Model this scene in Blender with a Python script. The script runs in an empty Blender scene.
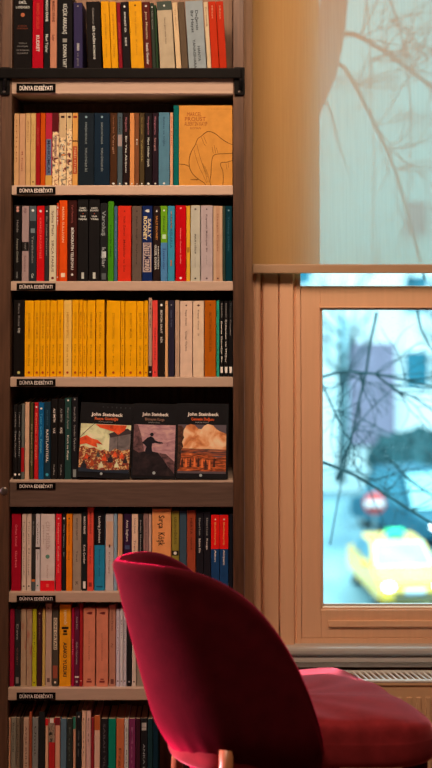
import bpy, bmesh, math, random
from mathutils import Vector, Matrix

S = bpy.context.scene
COL = S.collection
rnd = random.Random(7)
PI = math.pi

# ------------------------------------------------------------------ camera
F_PX = 1500.0
CAM_Y, CAM_Z = -4.05, 1.5
TILT = math.radians(2.8)
HOR = 260.0                                   # horizon row of the photograph
PP_Y = HOR - F_PX * math.tan(TILT)            # row of the optical axis

cd = bpy.data.cameras.new('camera')
cam = bpy.data.objects.new('camera', cd)
COL.objects.link(cam)
cam.location = (0, CAM_Y, CAM_Z)
cam.rotation_euler = (PI / 2 + TILT, 0, 0)
cd.sensor_fit = 'VERTICAL'
cd.sensor_height = 36.0
cd.sensor_width = 24.0
cd.lens = 36.0 * F_PX / 768.0
cd.shift_y = -(384.0 - PP_Y) / 768.0
cd.clip_start = 0.05
cd.clip_end = 400
cd.dof.use_dof = True
cd.dof.focus_distance = 4.0
cd.dof.aperture_fstop = 70.3 / 28.0
S.camera = cam

CT, ST = math.cos(TILT), math.sin(TILT)


def P(px, py, y):
    """world (x, z) of the point that shows at photo pixel px, py when it stands at depth y"""
    a = (px - 216.0) / F_PX
    b = (PP_Y - py) / F_PX
    dy = CT - b * ST
    dz = ST + b * CT
    t = (y - CAM_Y) / dy
    return a * t, CAM_Z + dz * t


def PX(px, y, py=384):
    return P(px, py, y)[0]


def PZ(py, y):
    return P(216, py, y)[1]


# ------------------------------------------------------------------ colour
def lin(c):
    return tuple(((v / 255) / 12.92 if v / 255 <= 0.04045 else ((v / 255 + 0.055) / 1.055) ** 2.4) for v in c)


LIGHT = (0.85, 0.57, 0.43)     # what the room's warm lamps leave of a white surface on the shelves


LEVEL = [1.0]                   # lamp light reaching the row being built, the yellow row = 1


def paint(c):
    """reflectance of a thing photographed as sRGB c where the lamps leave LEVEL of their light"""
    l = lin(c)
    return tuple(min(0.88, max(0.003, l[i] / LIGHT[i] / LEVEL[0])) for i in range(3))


MATS = {}


def principled(name):
    m = bpy.data.materials.new(name)
    m.use_nodes = True
    nt = m.node_tree
    return m, nt, nt.nodes['Principled BSDF']


def noise_color(nt, base, amount=0.12, scale=30.0, stretch=None, detail=4.0, second=None):
    N = nt.nodes
    tc = N.new('ShaderNodeTexCoord')
    nz = N.new('ShaderNodeTexNoise')
    nz.inputs['Scale'].default_value = scale
    nz.inputs['Detail'].default_value = detail
    if stretch:
        mp = N.new('ShaderNodeMapping')
        mp.inputs['Scale'].default_value = stretch
        nt.links.new(tc.outputs['Object'], mp.inputs['Vector'])
        nt.links.new(mp.outputs['Vector'], nz.inputs['Vector'])
    else:
        nt.links.new(tc.outputs['Object'], nz.inputs['Vector'])
    rp = N.new('ShaderNodeValToRGB')
    lo = tuple(c * (1 - amount) for c in base)
    hi = tuple(min(1, c * (1 + amount)) for c in base) if second is None else second
    rp.color_ramp.elements[0].position = 0.3
    rp.color_ramp.elements[1].position = 0.72
    rp.color_ramp.elements[0].color = (*lo, 1)
    rp.color_ramp.elements[1].color = (*hi, 1)
    nt.links.new(nz.outputs['Fac'], rp.inputs['Fac'])
    return rp, nz


def card(c, rough=0.5):
    """printed card of a book cover, colour as seen in the room"""
    k = ('card', tuple(c), rough, LEVEL[0])
    if k not in MATS:
        m, nt, b = principled('printed_card')
        rp, nz = noise_color(nt, paint(c), 0.10, 38)
        nt.links.new(rp.outputs['Color'], b.inputs['Base Color'])
        b.inputs['Roughness'].default_value = rough
        b.inputs['Specular IOR Level'].default_value = 0.03
        MATS[k] = m
    return MATS[k]


def ink(c):
    k = ('ink', tuple(c), LEVEL[0])
    if k not in MATS:
        m, nt, b = principled('printed_ink')
        rp, nz = noise_color(nt, paint(c), 0.06, 90)
        nt.links.new(rp.outputs['Color'], b.inputs['Base Color'])
        b.inputs['Roughness'].default_value = 0.6
        b.inputs['Specular IOR Level'].default_value = 0.03
        MATS[k] = m
    return MATS[k]


def blot(cols, scale=60.0, stretch=(1, 1, 1), key=''):
    """printed picture of blotches in several inks"""
    k = ('blot', tuple(cols), scale, stretch, LEVEL[0])
    if k not in MATS:
        m, nt, b = principled('printed_picture')
        N = nt.nodes
        tc = N.new('ShaderNodeTexCoord')
        mp = N.new('ShaderNodeMapping')
        mp.inputs['Scale'].default_value = stretch
        nz = N.new('ShaderNodeTexNoise')
        nz.inputs['Scale'].default_value = scale
        nz.inputs['Detail'].default_value = 3
        nz.inputs['Distortion'].default_value = 0.8
        rp = N.new('ShaderNodeValToRGB')
        e = rp.color_ramp.elements
        n = len(cols)
        while len(e) < n:
            e.new(0.5)
        for i in range(n):
            e[i].position = 0.3 + 0.42 * i / max(1, n - 1)
            e[i].color = (*paint(cols[i]), 1)
        nt.links.new(tc.outputs['Object'], mp.inputs['Vector'])
        nt.links.new(mp.outputs['Vector'], nz.inputs['Vector'])
        nt.links.new(nz.outputs['Fac'], rp.inputs['Fac'])
        nt.links.new(rp.outputs['Color'], b.inputs['Base Color'])
        b.inputs['Roughness'].default_value = 0.55
        b.inputs['Specular IOR Level'].default_value = 0.12
        MATS[k] = m
    return MATS[k]


def solid(name, base, rough=0.5, amount=0.08, scale=20, stretch=None, metal=0.0, bump=0.0, spec=0.4):
    m, nt, b = principled(name)
    rp, nz = noise_color(nt, base, amount, scale, stretch)
    nt.links.new(rp.outputs['Color'], b.inputs['Base Color'])
    b.inputs['Roughness'].default_value = rough
    b.inputs['Metallic'].default_value = metal
    b.inputs['Specular IOR Level'].default_value = spec
    if bump:
        bp = nt.nodes.new('ShaderNodeBump')
        bp.inputs['Strength'].default_value = bump
        bp.inputs['Distance'].default_value = 0.002
        nt.links.new(nz.outputs['Fac'], bp.inputs['Height'])
        nt.links.new(bp.outputs['Normal'], b.inputs['Normal'])
    return m


M_walnut = solid('walnut_panel', (0.080, 0.042, 0.025), 0.45, 0.35, 9, (14, 14, 0.9), bump=0.15)
M_backing = solid('dark_backing_board', (0.24, 0.15, 0.10), 0.6, 0.3, 9, (9, 9, 0.8))
M_shelf = solid('beige_shelf_laminate', paint((176, 132, 106)), 0.4, 0.05, 14, (1.5, 9, 9))
M_fascia = solid('brown_fascia_board', paint((88, 60, 47)), 0.45, 0.18, 12, (1.2, 10, 14))
M_blackmetal = solid('black_rail_metal', (0.004, 0.004, 0.0045), 0.5, 0.2, 40, spec=.06)
M_greymetal = solid('grey_bolt_metal', (0.14, 0.125, 0.115), 0.4, 0.15, 60, metal=0.7)
M_labelblack = solid('black_label_plastic', (0.004, 0.0035, 0.0035), 0.5, 0.1, 60, spec=.03)
M_labelink = solid('white_label_lettering', (0.86, 0.85, 0.83), 0.6, 0.04, 60)
M_paper = solid('book_paper', (0.55, 0.45, 0.34), 0.9, 0.12, 60, (60, 1, 4), bump=0.1)
M_casing = solid('oak_painted_casing', (0.80, 0.50, 0.32), 0.42, 0.03, 7, (16, 16, 0.8))
M_strip = solid('brown_filler_strip', (0.42, 0.24, 0.14), 0.5, 0.15, 9, (18, 18, 0.9))
M_sill = solid('grey_sill_lacquer', (0.47, 0.46, 0.45), 0.3, 0.04, 10, (1, 12, 12))
M_wall = solid('plaster_wall', (0.30, 0.22, 0.15), 0.9, 0.06, 6)
M_ceiling = solid('plaster_ceiling', (0.40, 0.33, 0.26), 0.9, 0.04, 5)
M_floor = solid('wood_floor', (0.17, 0.09, 0.05), 0.45, 0.3, 4, (1, 12, 1), bump=0.1)
M_rad = solid('radiator_enamel', (0.66, 0.44, 0.27), 0.35, 0.04, 12)
M_radwhite = solid('white_grille_enamel', (0.80, 0.82, 0.82), 0.3, 0.03, 12)
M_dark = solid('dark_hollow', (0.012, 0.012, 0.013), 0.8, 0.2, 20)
M_leg = solid('varnished_beech', (0.30, 0.125, 0.055), 0.35, 0.22, 8, (18, 18, 1.2))


# ------------------------------------------------------------------ mesh helpers
class MB:
    def __init__(self):
        self.v, self.f, self.m, self.mats, self.smooth = [], [], [], [], []

    def slot(self, mat):
        if mat not in self.mats:
            self.mats.append(mat)
        return self.mats.index(mat)

    def add(self, verts, faces, mat, smooth=False):
        o, s = len(self.v), self.slot(mat)
        self.v += [tuple(p) for p in verts]
        for f in faces:
            self.f.append([o + i for i in f])
            self.m.append(s)
            self.smooth.append(smooth)

    def box(self, x0, x1, y0, y1, z0, z1, mat, ch=0.0):
        if x1 < x0: x0, x1 = x1, x0
        if y1 < y0: y0, y1 = y1, y0
        if z1 < z0: z0, z1 = z1, z0
        if ch <= 0:
            v = [(x, y, z) for z in (z0, z1) for y in (y0, y1) for x in (x0, x1)]
            f = [(0, 2, 3, 1), (4, 5, 7, 6), (0, 1, 5, 4), (2, 6, 7, 3), (0, 4, 6, 2), (1, 3, 7, 5)]
            self.add(v, f, mat)
        else:
            bm = bmesh.new()
            bmesh.ops.create_cube(bm, size=1)
            for q in bm.verts:
                q.co = Vector(((q.co.x + .5) * (x1 - x0) + x0, (q.co.y + .5) * (y1 - y0) + y0, (q.co.z + .5) * (z1 - z0) + z0))
            bmesh.ops.bevel(bm, geom=bm.edges[:], offset=min(ch, .45 * min(x1 - x0, y1 - y0, z1 - z0)), segments=2, profile=0.6, affect='EDGES')
            self.bm(bm, mat)

    def bm(self, bm, mat, smooth=False, M=None):
        bm.verts.index_update()
        vs = [(M @ q.co if M else q.co.copy()) for q in bm.verts]
        self.add(vs, [[q.index for q in f.verts] for f in bm.faces], mat, smooth)
        bm.free()

    def prism_z(self, poly, z0, z1, mat):
        """poly: (x, y) outline, counter-clockwise from above"""
        n = len(poly)
        v = [(x, y, z0) for x, y in poly] + [(x, y, z1) for x, y in poly]
        f = [[i, (i + 1) % n, n + (i + 1) % n, n + i] for i in range(n)]
        f += [list(range(n))[::-1], [n + i for i in range(n)]]
        self.add(v, f, mat)

    def prism_x(self, poly, x0, x1, mat):
        """poly: (y, z) outline"""
        n = len(poly)
        v = [(x0, y, z) for y, z in poly] + [(x1, y, z) for y, z in poly]
        f = [[i, (i + 1) % n, n + (i + 1) % n, n + i] for i in range(n)]
        f += [list(range(n))[::-1], [n + i for i in range(n)]]
        self.add(v, f, mat)

    def tube(self, pts, radii, mat, seg=8, caps=True):
        pts = [Vector(p) for p in pts]
        if not hasattr(radii, '__len__'):
            radii = [radii] * len(pts)
        rings, v = [], []
        for i, p in enumerate(pts):
            t = (pts[min(i + 1, len(pts) - 1)] - pts[max(i - 1, 0)])
            if t.length < 1e-9: t = Vector((0, 0, 1))
            t.normalize()
            up = Vector((0, 0, 1)) if abs(t.z) < .9 else Vector((1, 0, 0))
            a = t.cross(up).normalized()
            b = t.cross(a).normalized()
            r = []
            for k in range(seg):
                th = 2 * PI * k / seg
                r.append(len(v))
                v.append(p + (a * math.cos(th) + b * math.sin(th)) * radii[i])
            rings.append(r)
        f = []
        for i in range(len(rings) - 1):
            for k in range(seg):
                f.append((rings[i][k], rings[i][(k + 1) % seg], rings[i + 1][(k + 1) % seg], rings[i + 1][k]))
        if caps:
            f.append(rings[0][::-1]); f.append(rings[-1])
        self.add(v, f, mat, True)

    def build(self, name, parent=None, fix=True):
        me = bpy.data.meshes.new(name)
        me.from_pydata(self.v, [], self.f)
        for m in self.mats:
            me.materials.append(m)
        me.polygons.foreach_set('material_index', self.m)
        me.polygons.foreach_set('use_smooth', self.smooth)
        me.update()
        if fix:
            bm = bmesh.new(); bm.from_mesh(me)
            bmesh.ops.recalc_face_normals(bm, faces=bm.faces[:])
            bm.to_mesh(me); bm.free()
        o = bpy.data.objects.new(name, me)
        COL.objects.link(o)
        if parent is not None:
            o.parent = parent
        return o


def empty(name, loc=(0, 0, 0), rot=(0, 0, 0)):
    o = bpy.data.objects.new(name, None)
    o.empty_display_size = 0.05
    COL.objects.link(o)
    o.location = loc
    o.rotation_euler = rot
    return o


def tag(o, label=None, cat=None, group=None, kind=None):
    if label: o['label'] = label
    if cat: o['category'] = cat
    if group: o['group'] = group
    if kind: o['kind'] = kind
    return o


GLYPH = {}


def glyphs(text, bold=0.0):
    """flat outline of a line of lettering: verts scaled so that the capitals are 1 high, width"""
    k = (text, bold)
    if k not in GLYPH:
        cu = bpy.data.curves.new('lettering', 'FONT')
        cu.body = text
        cu.resolution_u = 2
        cu.offset = bold
        ob = bpy.data.objects.new('lettering', cu)
        COL.objects.link(ob)
        bpy.context.view_layer.update()
        dg = bpy.context.evaluated_depsgraph_get()
        me = bpy.data.meshes.new_from_object(ob.evaluated_get(dg))
        vs = [(q.co.x, q.co.y) for q in me.vertices]
        fs = [list(p.vertices) for p in me.polygons]
        bpy.data.objects.remove(ob); bpy.data.curves.remove(cu); bpy.data.meshes.remove(me)
        if vs:
            x0 = min(p[0] for p in vs); x1 = max(p[0] for p in vs)
            cap = 0.70
            vs = [((x - x0) / cap, y / cap) for x, y in vs]
            GLYPH[k] = (vs, fs, (x1 - x0) / cap)
        else:
            GLYPH[k] = ([], [], 1.0)
    return GLYPH[k]


def put_text(mb, text, mat, fn, length=None, height=0.01, bold=0.0):
    """lettering laid by fn(u, v) -> point; u runs along the line, v from 0 (baseline) to height"""
    vs, fs, w = glyphs(text, bold)
    if not vs:
        return
    su = (length / w) if length else height
    mb.add([fn(u * su, v * height) for u, v in vs], fs, mat)


def disc(mb, cx, cz, r, y, mat, n=12):
    mb.add([(cx + r * math.cos(2 * PI * i / n), y, cz + r * math.sin(2 * PI * i / n)) for i in range(n)], [list(range(n))], mat)

P_CEIL, P_SIDE, SKY, VELVET_SHEEN, P_SPOT = 63.0, 25.0, 2.6, 1.0, 1000.0
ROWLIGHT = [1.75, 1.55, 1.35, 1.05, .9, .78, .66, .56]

# ------------------------------------------------------------------ the bookcase
SH_Y = -0.015                 # front of the shelf boards; the spines stand at y = 0
BACK_Y = 0.235
XL = P(10.0, 384, SH_Y)[0]     # inner faces of the side panels
XR = P(233.2, 384, SH_Y)[0]
PAN = P(244.3, 384, -0.02)[0] - XR
#            top, bottom rows of the front face in the photograph
SHELVES = [(69.5, 94.5), (185.3, 194.8), (281.3, 290.6), (377.3, 386.8), (480.3, 507.0), (592.3, 602.3), (688.3, 700.3)]
SHZ = [PZ(a, SH_Y) for a, b in SHELVES]
ROW8_Z = 0.062
case = empty('bookcase', (0.5 * (XL + XR), 0.12, 0))
tag(case, 'tall dark walnut bookcase with beige shelf fronts beside the window', 'bookcase')
CX, CY = 0.5 * (XL + XR), 0.12
TOP = 2.5


def inv(o):
    """child mesh written in world coordinates: bring it into the frame of its unrotated Empty"""
    o.matrix_parent_inverse = Matrix.Translation(o.parent.location).inverted()
    return o


for sx in (0, 1):
    mb = MB()
    if sx == 0:
        mb.box(XL - PAN, XL, -0.02, 0.275, 0, TOP, M_walnut, 0.002)
    else:
        mb.box(XR, XR + PAN, -0.02, 0.275, 0, TOP, M_walnut, 0.002)
    inv(mb.build('side_panel', case))
mb = MB(); mb.box(XL, XR, BACK_Y, BACK_Y + 0.012, 0, TOP, M_backing); inv(mb.build('back_panel', case))
for i, (a, b) in enumerate(SHELVES):
    z1, z0 = PZ(a, SH_Y), PZ(b, SH_Y)
    mb = MB()
    e = 0.0004
    if i == 4:
        zt = PZ(482.6, SH_Y)
        mb.box(XL + e, XR - e, SH_Y, BACK_Y, zt, z1, M_shelf, 0.001)
        inv(mb.build('shelf', case))
        mb = MB()
        mb.box(XL + e, XR - e, SH_Y + 0.001, SH_Y + 0.03, z0, zt, M_fascia, 0.0015)
        inv(mb.build('fascia', case))
    elif i == 0:
        # moulded front: a shallow hollow between two rounded edges
        zz = z1 - z0
        pr = [(SH_Y, z1)]
        for k in range(9):
            t = k / 8
            pr.append((SH_Y - 0.005 * math.sin(PI * t), z1 - zz * (0.1 + 0.75 * t)))
        pr += [(SH_Y + 0.001, z0 + 0.05 * zz), (SH_Y + 0.006, z0), (BACK_Y, z0), (BACK_Y, z1)]
        mb.prism_x(pr, XL + e, XR - e, M_shelf)
        inv(mb.build('shelf', case))
    else:
        mb.box(XL + e, XR - e, SH_Y, BACK_Y, z0, z1, M_shelf, 0.0018)
        inv(mb.build('shelf', case))
mb = MB(); mb.box(XL + .0004, XR - .0004, SH_Y, BACK_Y, 0.02, ROW8_Z, M_shelf, 0.002); inv(mb.build('shelf', case))
mb = MB(); mb.box(XL + .0004, XR - .0004, 0.0, 0.02, 0.0, 0.02, M_walnut); inv(mb.build('plinth', case))
mb = MB(); mb.box(XL + .0004, XR - .0004, SH_Y, BACK_Y, TOP - .03, TOP, M_walnut, .002); inv(mb.build('top_board', case))
# joint bolt on the panel's front at the thick board
mb = MB()
x, z = P(4.0, 491, -0.02)
bm = bmesh.new(); bmesh.ops.create_uvsphere(bm, u_segments=16, v_segments=8, radius=0.011)
mb.bm(bm, M_greymetal, True, Matrix.Translation((x, -0.02, z)) @ Matrix.Diagonal((1, .35, 1, 1)))
inv(mb.build('joint_bolt', case))

# ladder rail
ry0, ry1 = -0.040, -0.0285
zt, zb = PZ(67.8, ry0), PZ(78.2, ry0)
rail = empty('ladder_rail', (0, -0.02, zb))
tag(rail, 'black metal ladder rail bracketed across the bookcase under the top shelf', 'rail')
xr_end = P(241.5, 72, ry0)[0]
mb = MB(); mb.box(P(-2.5, 72, ry0)[0], xr_end, ry0, ry1, zb, zt, M_blackmetal, 0.003); inv(mb.build('bar', rail))
for k in (0, 1):
    xa, xb = (P(-1, 85, -0.03)[0], P(9.5, 85, -0.03)[0]) if k == 0 else (P(234.2, 80, -0.03)[0], P(244.8, 80, -0.03)[0])
    mb = MB()
    mb.box(xa, xb, -0.0285, -0.0205, PZ(94.8, -.03), PZ(67, -.03), M_blackmetal, 0.0015)
    xm = 0.5 * (xa + xb)
    pts = []
    for j in range(9):
        t = j / 8 * PI * 0.5
        pts.append((xm + 0.003, -0.029 - 0.010 * math.sin(t), PZ(89, -.03) + (zb - PZ(89, -.03)) * (1 - math.cos(t))))
    mb.tube(pts, 0.0055, M_blackmetal, 10)
    b = inv(mb.build('bracket', rail))
    mb = MB()
    bm = bmesh.new(); bmesh.ops.create_uvsphere(bm, u_segments=12, v_segments=8, radius=0.0042)
    mb.bm(bm, M_greymetal, True, Matrix.Translation((xm, -0.0285, PZ(91.5, -.03))) @ Matrix.Diagonal((1, .5, 1, 1)))
    s = mb.build('screw', b)

# shelf labels
ROWNAME = ['top shelf', 'second shelf', 'third shelf', 'fourth shelf', 'fifth shelf', 'sixth shelf', 'seventh shelf', 'lowest shelf']
LABROWS = [(83.6, 92.6), (186.8, 194.4), (283.2, 290.4), (379.0, 386.4), (482.9, 489.6), (595.6, 602.0), (692.6, 700.0)]
LABWHERE = ['moulded shelf front under the black rail', 'shelf front under the orange drawing cover', 'shelf front above the row of yellow books', 'shelf front below the yellow books',
            'thick brown fascia below the face-out covers', 'shelf front between sixth and seventh rows', 'lowest visible shelf front']
for i, (a, b) in enumerate(LABROWS):
    y = SH_Y - (0.0066 if i == 0 else 0.0012)
    x0, x1 = P(16.6, a, y)[0], P(55.6, a, y)[0]
    z1, z0 = PZ(a, y), PZ(b, y)
    t = empty('shelf_label', (0.5 * (x0 + x1), y, z0))
    tag(t, 'small black label with white capitals on the ' + LABWHERE[i], 'label', 'labels along the shelf fronts')
    mb = MB(); mb.box(x0, x1, y, SH_Y - (0.0035 if i == 0 else 0.0), z0, z1, M_labelblack); inv(mb.build('plate', t))
    mb = MB()
    h = (z1 - z0) * 0.48
    L = (x1 - x0) * 0.84
    xa, za = x0 + (x1 - x0) * 0.08, z0 + (z1 - z0) * 0.26
    put_text(mb, 'DÜNYA EDEBİYATI', M_labelink, lambda u, v: (xa + u, y - 0.0004, za + v), L, h, 0.010)
    inv(mb.build('lettering', t, fix=False))

# ------------------------------------------------------------------ books
DEPTH = 0.135
NB = [0]


def ordinal(n):
    w = ['first', 'second', 'third', 'fourth', 'fifth', 'sixth', 'seventh', 'eighth', 'ninth', 'tenth', 'eleventh', 'twelfth', 'thirteenth', 'fourteenth', 'fifteenth', 'sixteenth', 'seventeenth']
    return w[n - 1]


def cover_mesh(w, h, d, mat, t=0.0009):
    """folded card: spine, hinge-rounded corners and two boards round the pages; x 0..w, y 0 (spine)..d, z 0..h"""
    mb = MB()
    c = min(0.0016, w * 0.28)
    o = [(0, d), (0, c), (c * .3, c * .3), (c, 0), (w - c, 0), (w - c * .3, c * .3), (w, c), (w, d), (w - t, d), (w - t, c), (w - c, t), (c, t), (t, c), (t, d)]
    mb.prism_z(o, 0, h, mat)
    return mb


def spine_book(x0, x1, ytop, ybot, zbase, colour, els=(), tilt=0.0, top_x=None, depth=None, band=()):
    """one book standing spine out; x0, x1 are photo columns at the foot of the spine"""
    y = 0.0
    X0 = max(P(x0, min(ybot, 768), y)[0] + 0.00025, XL + 0.0009)
    X1 = min(P(x1, min(ybot, 768), y)[0] - 0.00025, XR - 0.0009)
    w = X1 - X0
    h = PZ(ytop, y) - zbase
    d = depth or (DEPTH + rnd.uniform(-0.012, 0.006))
    setback = rnd.uniform(0, 0.003)
    t = empty('book', (X0, setback, zbase + 0.0003))
    if tilt:
        a = math.atan2(PX(tilt, 0) - PX(0, 0), h)
        t.rotation_euler = (0, -a, 0)
    base = colour if not isinstance(colour, tuple) or not isinstance(colour[0], (int, float)) else card(colour)
    mb = cover_mesh(w, h, d, base)
    # lettering and printed fields on the spine
    n = 0
    for e in els:
        n += 1
        yy = -0.00012 - 0.00006 * n
        if e[0] == 'b':
            m = e[3] if not isinstance(e[3], tuple) else card(e[3])
            ins = e[4] if len(e) > 4 else 0.04
            mb.add([(w * ins, yy, h * (1 - e[1])), (w * (1 - ins), yy, h * (1 - e[1])), (w * (1 - ins), yy, h * (1 - e[2])), (w * ins, yy, h * (1 - e[2]))], [(0, 1, 2, 3)], m)
        elif e[0] == 'd':
            disc(mb, w * (e[4] if len(e) > 4 else .5), h * (1 - e[1]), max(0.0012, w * e[3]), yy, ink(e[2]), 10)
        elif e[0] == 't':
            _, s, v0, v1, hf, c = e[:6]
            xo = e[6] if len(e) > 6 else 0.0
            bo = max(0.012, e[7] if len(e) > 7 else 0.0)
            H = w * hf
            xc = w * (0.5 + xo) - H / 2
            zs = h * (1 - v0)
            put_text(mb, s, ink(c), lambda u, v: (xc + v, yy, zs - u), (v1 - v0) * h, H, bo)
        elif e[0] == 'h':
            _, s, v0, wf, hh, c = e
            L = w * wf
            zz = h * (1 - v0)
            put_text(mb, s, ink(c), lambda u, v: (w * .5 - L / 2 + u, yy, zz + v), L, h * hh, .012)
    mb.build('cover', t, fix=False)
    pg = MB()
    pg.box(0.0011, w - 0.0011, 0.0014, d - 0.002, 0.0008, h - 0.0022, M_paper)
    pg.build('pages', t)
    return t


WHITE = (222, 198, 178); CREAM = (215, 175, 135); BLACK = (22, 17, 15); GREY = (140, 120, 108); GOLD = (190, 125, 50)
# every row: x0, x1, top row, colour, colour name, look, spine print, lean
R1 = [
    (11.3, 31.7, -7, (25, 18, 16), 'black', 'with orange sun emblem', [('h', 'EMİL', .14, .42, .035, WHITE), ('h', 'LODGES', .20, .75, .03, WHITE), ('d', .285, (185, 95, 60), .11), ('h', 'KÜÇÜK', .44, .5, .02, (120, 55, 35)), ('h', 'DÜNYALAR', .47, .6, .02, (120, 55, 35)), ('h', 'TOPLU', .66, .45, .015, GREY), ('h', 'ÖYKÜLER', .70, .6, .015, GREY), ('h', 'VE ROMAN', .75, .7, .015, GREY), ('h', 'SEÇKİSİ', .79, .6, .015, GREY)], 0),
    (32, 43, -4, (178, 8, 26), 'bright red', 'with white lower title', [('t', 'KIRMIZI GECELER', .1, .45, .26, (205, 60, 40)), ('t', 'KUDRET', .53, .75, .3, WHITE, 0, .02)], 0),
    (43.6, 49.6, -6, (24, 22, 20), 'black', 'with bold white author', [('t', 'MARGO KRANE', .08, .36, .42, WHITE, 0, .02), ('t', 'Mavi Tüyler', .53, .77, .45, WHITE)], 0),
    (49.8, 56.6, -5, (196, 118, 86), 'salmon', 'with dark author name', [('t', 'MARGO KRANE', .08, .36, .42, (90, 35, 28), 0, .02), ('t', 'Kuşlar', .53, .61, .42, (90, 35, 28))], 0),
    (57, 72.3, -5, (22, 17, 17), 'black', 'with pale serif capitals', [('t', 'KÜÇÜK ARKADAŞ', .12, .52, .24, WHITE), ('b', .58, .63, (150, 130, 115), .36), ('t', 'DONNA TARTT', .66, .99, .24, WHITE)], 0),
    (73.8, 82.7, 2.8, (52, 40, 66), 'purple', 'with short white title', [('t', 'ORMAN', .60, .71, .28, WHITE, 0, .02), ('t', 've gece', .74, .94, .2, GREY), ('d', .05, GREY, .1)], .8),
    (87.8, 101.8, 1.8, (25, 18, 16), 'black', 'with small white spine title', [('t', 'Gözlemci', .09, .33, .13, GREY), ('t', 'BİR ÇAĞIN ROMANI', .36, .84, .16, WHITE, 0, .015)], 2.2),
    (103.2, 111.4, 1.5, (228, 142, 14), 'golden yellow', 'leaning on its twin', [('t', 'JOHN STEINBECK', .18, .56, .18, (150, 90, 20)), ('t', 'Cennet', .62, .82, .16, (150, 90, 20))], 3),
    (111.6, 118.5, 1.7, (228, 142, 14), 'golden yellow', 'beside dark red book', [('t', 'JOHN STEINBECK', .18, .56, .2, (150, 90, 20)), ('t', 'Gazap', .62, .82, .18, (150, 90, 20))], 3),
    (118.9, 122.8, 2.5, (135, 20, 28), 'dark red', 'with faint spine title', [('t', 'Kuzey Yolu', .3, .75, .3, (200, 70, 60))], 3),
    (123.1, 131, 2, (30, 20, 20), 'black', 'with white upper title', [('d', .07, WHITE, .14), ('t', 'MEMLEKET BİR', .15, .45, .22, WHITE), ('t', 'SES', .52, .65, .22, WHITE)], 3),
    (131.2, 144.2, 1.5, (226, 142, 18), 'golden yellow', 'between black and maroon books', [('d', .06, (90, 50, 20), .08), ('t', 'Bir kış yolcusu', .15, .5, .13, (170, 105, 25)), ('t', 'Kalem', .56, .78, .13, (170, 105, 25))], 3),
    (144.5, 152.4, 2, (88, 28, 22), 'maroon', 'with white spine title', [('d', .06, WHITE, .14), ('t', 'Jose Mauricio', .14, .55, .24, CREAM), ('t', 'Sessiz Geceler', .6, .92, .32, WHITE, 0, .02)], 3),
    (152.6, 156.4, 3, (50, 52, 40), 'grey green', 'with pale dotted title', [('d', .06, WHITE, .2), ('t', 'Ulu Çınar', .12, .4, .35, GREY)], 3),
    (156.6, 158.8, 5, (45, 60, 35), 'green', 'with blank worn spine', [], 3),
    (160.2, 175.2, 1.5, (188, 152, 118), 'cream', 'with grey green head band', [('b', 0, .13, (72, 72, 60), 0), ('d', .065, WHITE, .07), ('t', 'beyaz gemi sessiz liman', .24, .62, .1, (110, 80, 60))], 4.0),
    (176.4, 181.6, 2.5, (218, 168, 122), 'cream', 'beside taupe book', [('t', 'Yaz Günleri', .1, .4, .2, (120, 70, 45))], 4.6),
    (182, 188.4, 2, (98, 72, 52), 'taupe', 'with worn plain spine', [], 4.5),
    (188.8, 206.6, 1.3, (152, 146, 140), 'pale grey', 'with two-line serif title', [('t', 'Değersiz', .14, .43, .15, BLACK, .12), ('t', 'Bir Hayat', .14, .46, .15, BLACK, -.14), ('t', 'HANYA', .66, .88, .15, BLACK, .14), ('t', 'YANAGIHARA', .56, .98, .15, BLACK, -.12)], 4),
    (207.4, 211.6, 2, (216, 170, 128), 'cream', 'beside two red books', [('t', 'Kurt Sessizliği', .08, .36, .3, (100, 60, 40))], 4),
    (211.8, 219.4, 1.5, (192, 44, 16), 'orange red', 'with small pale author', [('t', 'Mitat', .06, .25, .22, (220, 130, 90))], 3.9),
    (219.6, 227, 1.5, (190, 42, 16), 'orange red', 'ending the row', [('t', 'Mitat', .06, .26, .22, (220, 130, 90))], 3.9),
]
dots = ('d', .975, WHITE, .16)
COLL = [(45, 22, 20), (110, 45, 40), (215, 165, 115), (190, 150, 110), (60, 50, 50), (205, 120, 60)]
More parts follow.
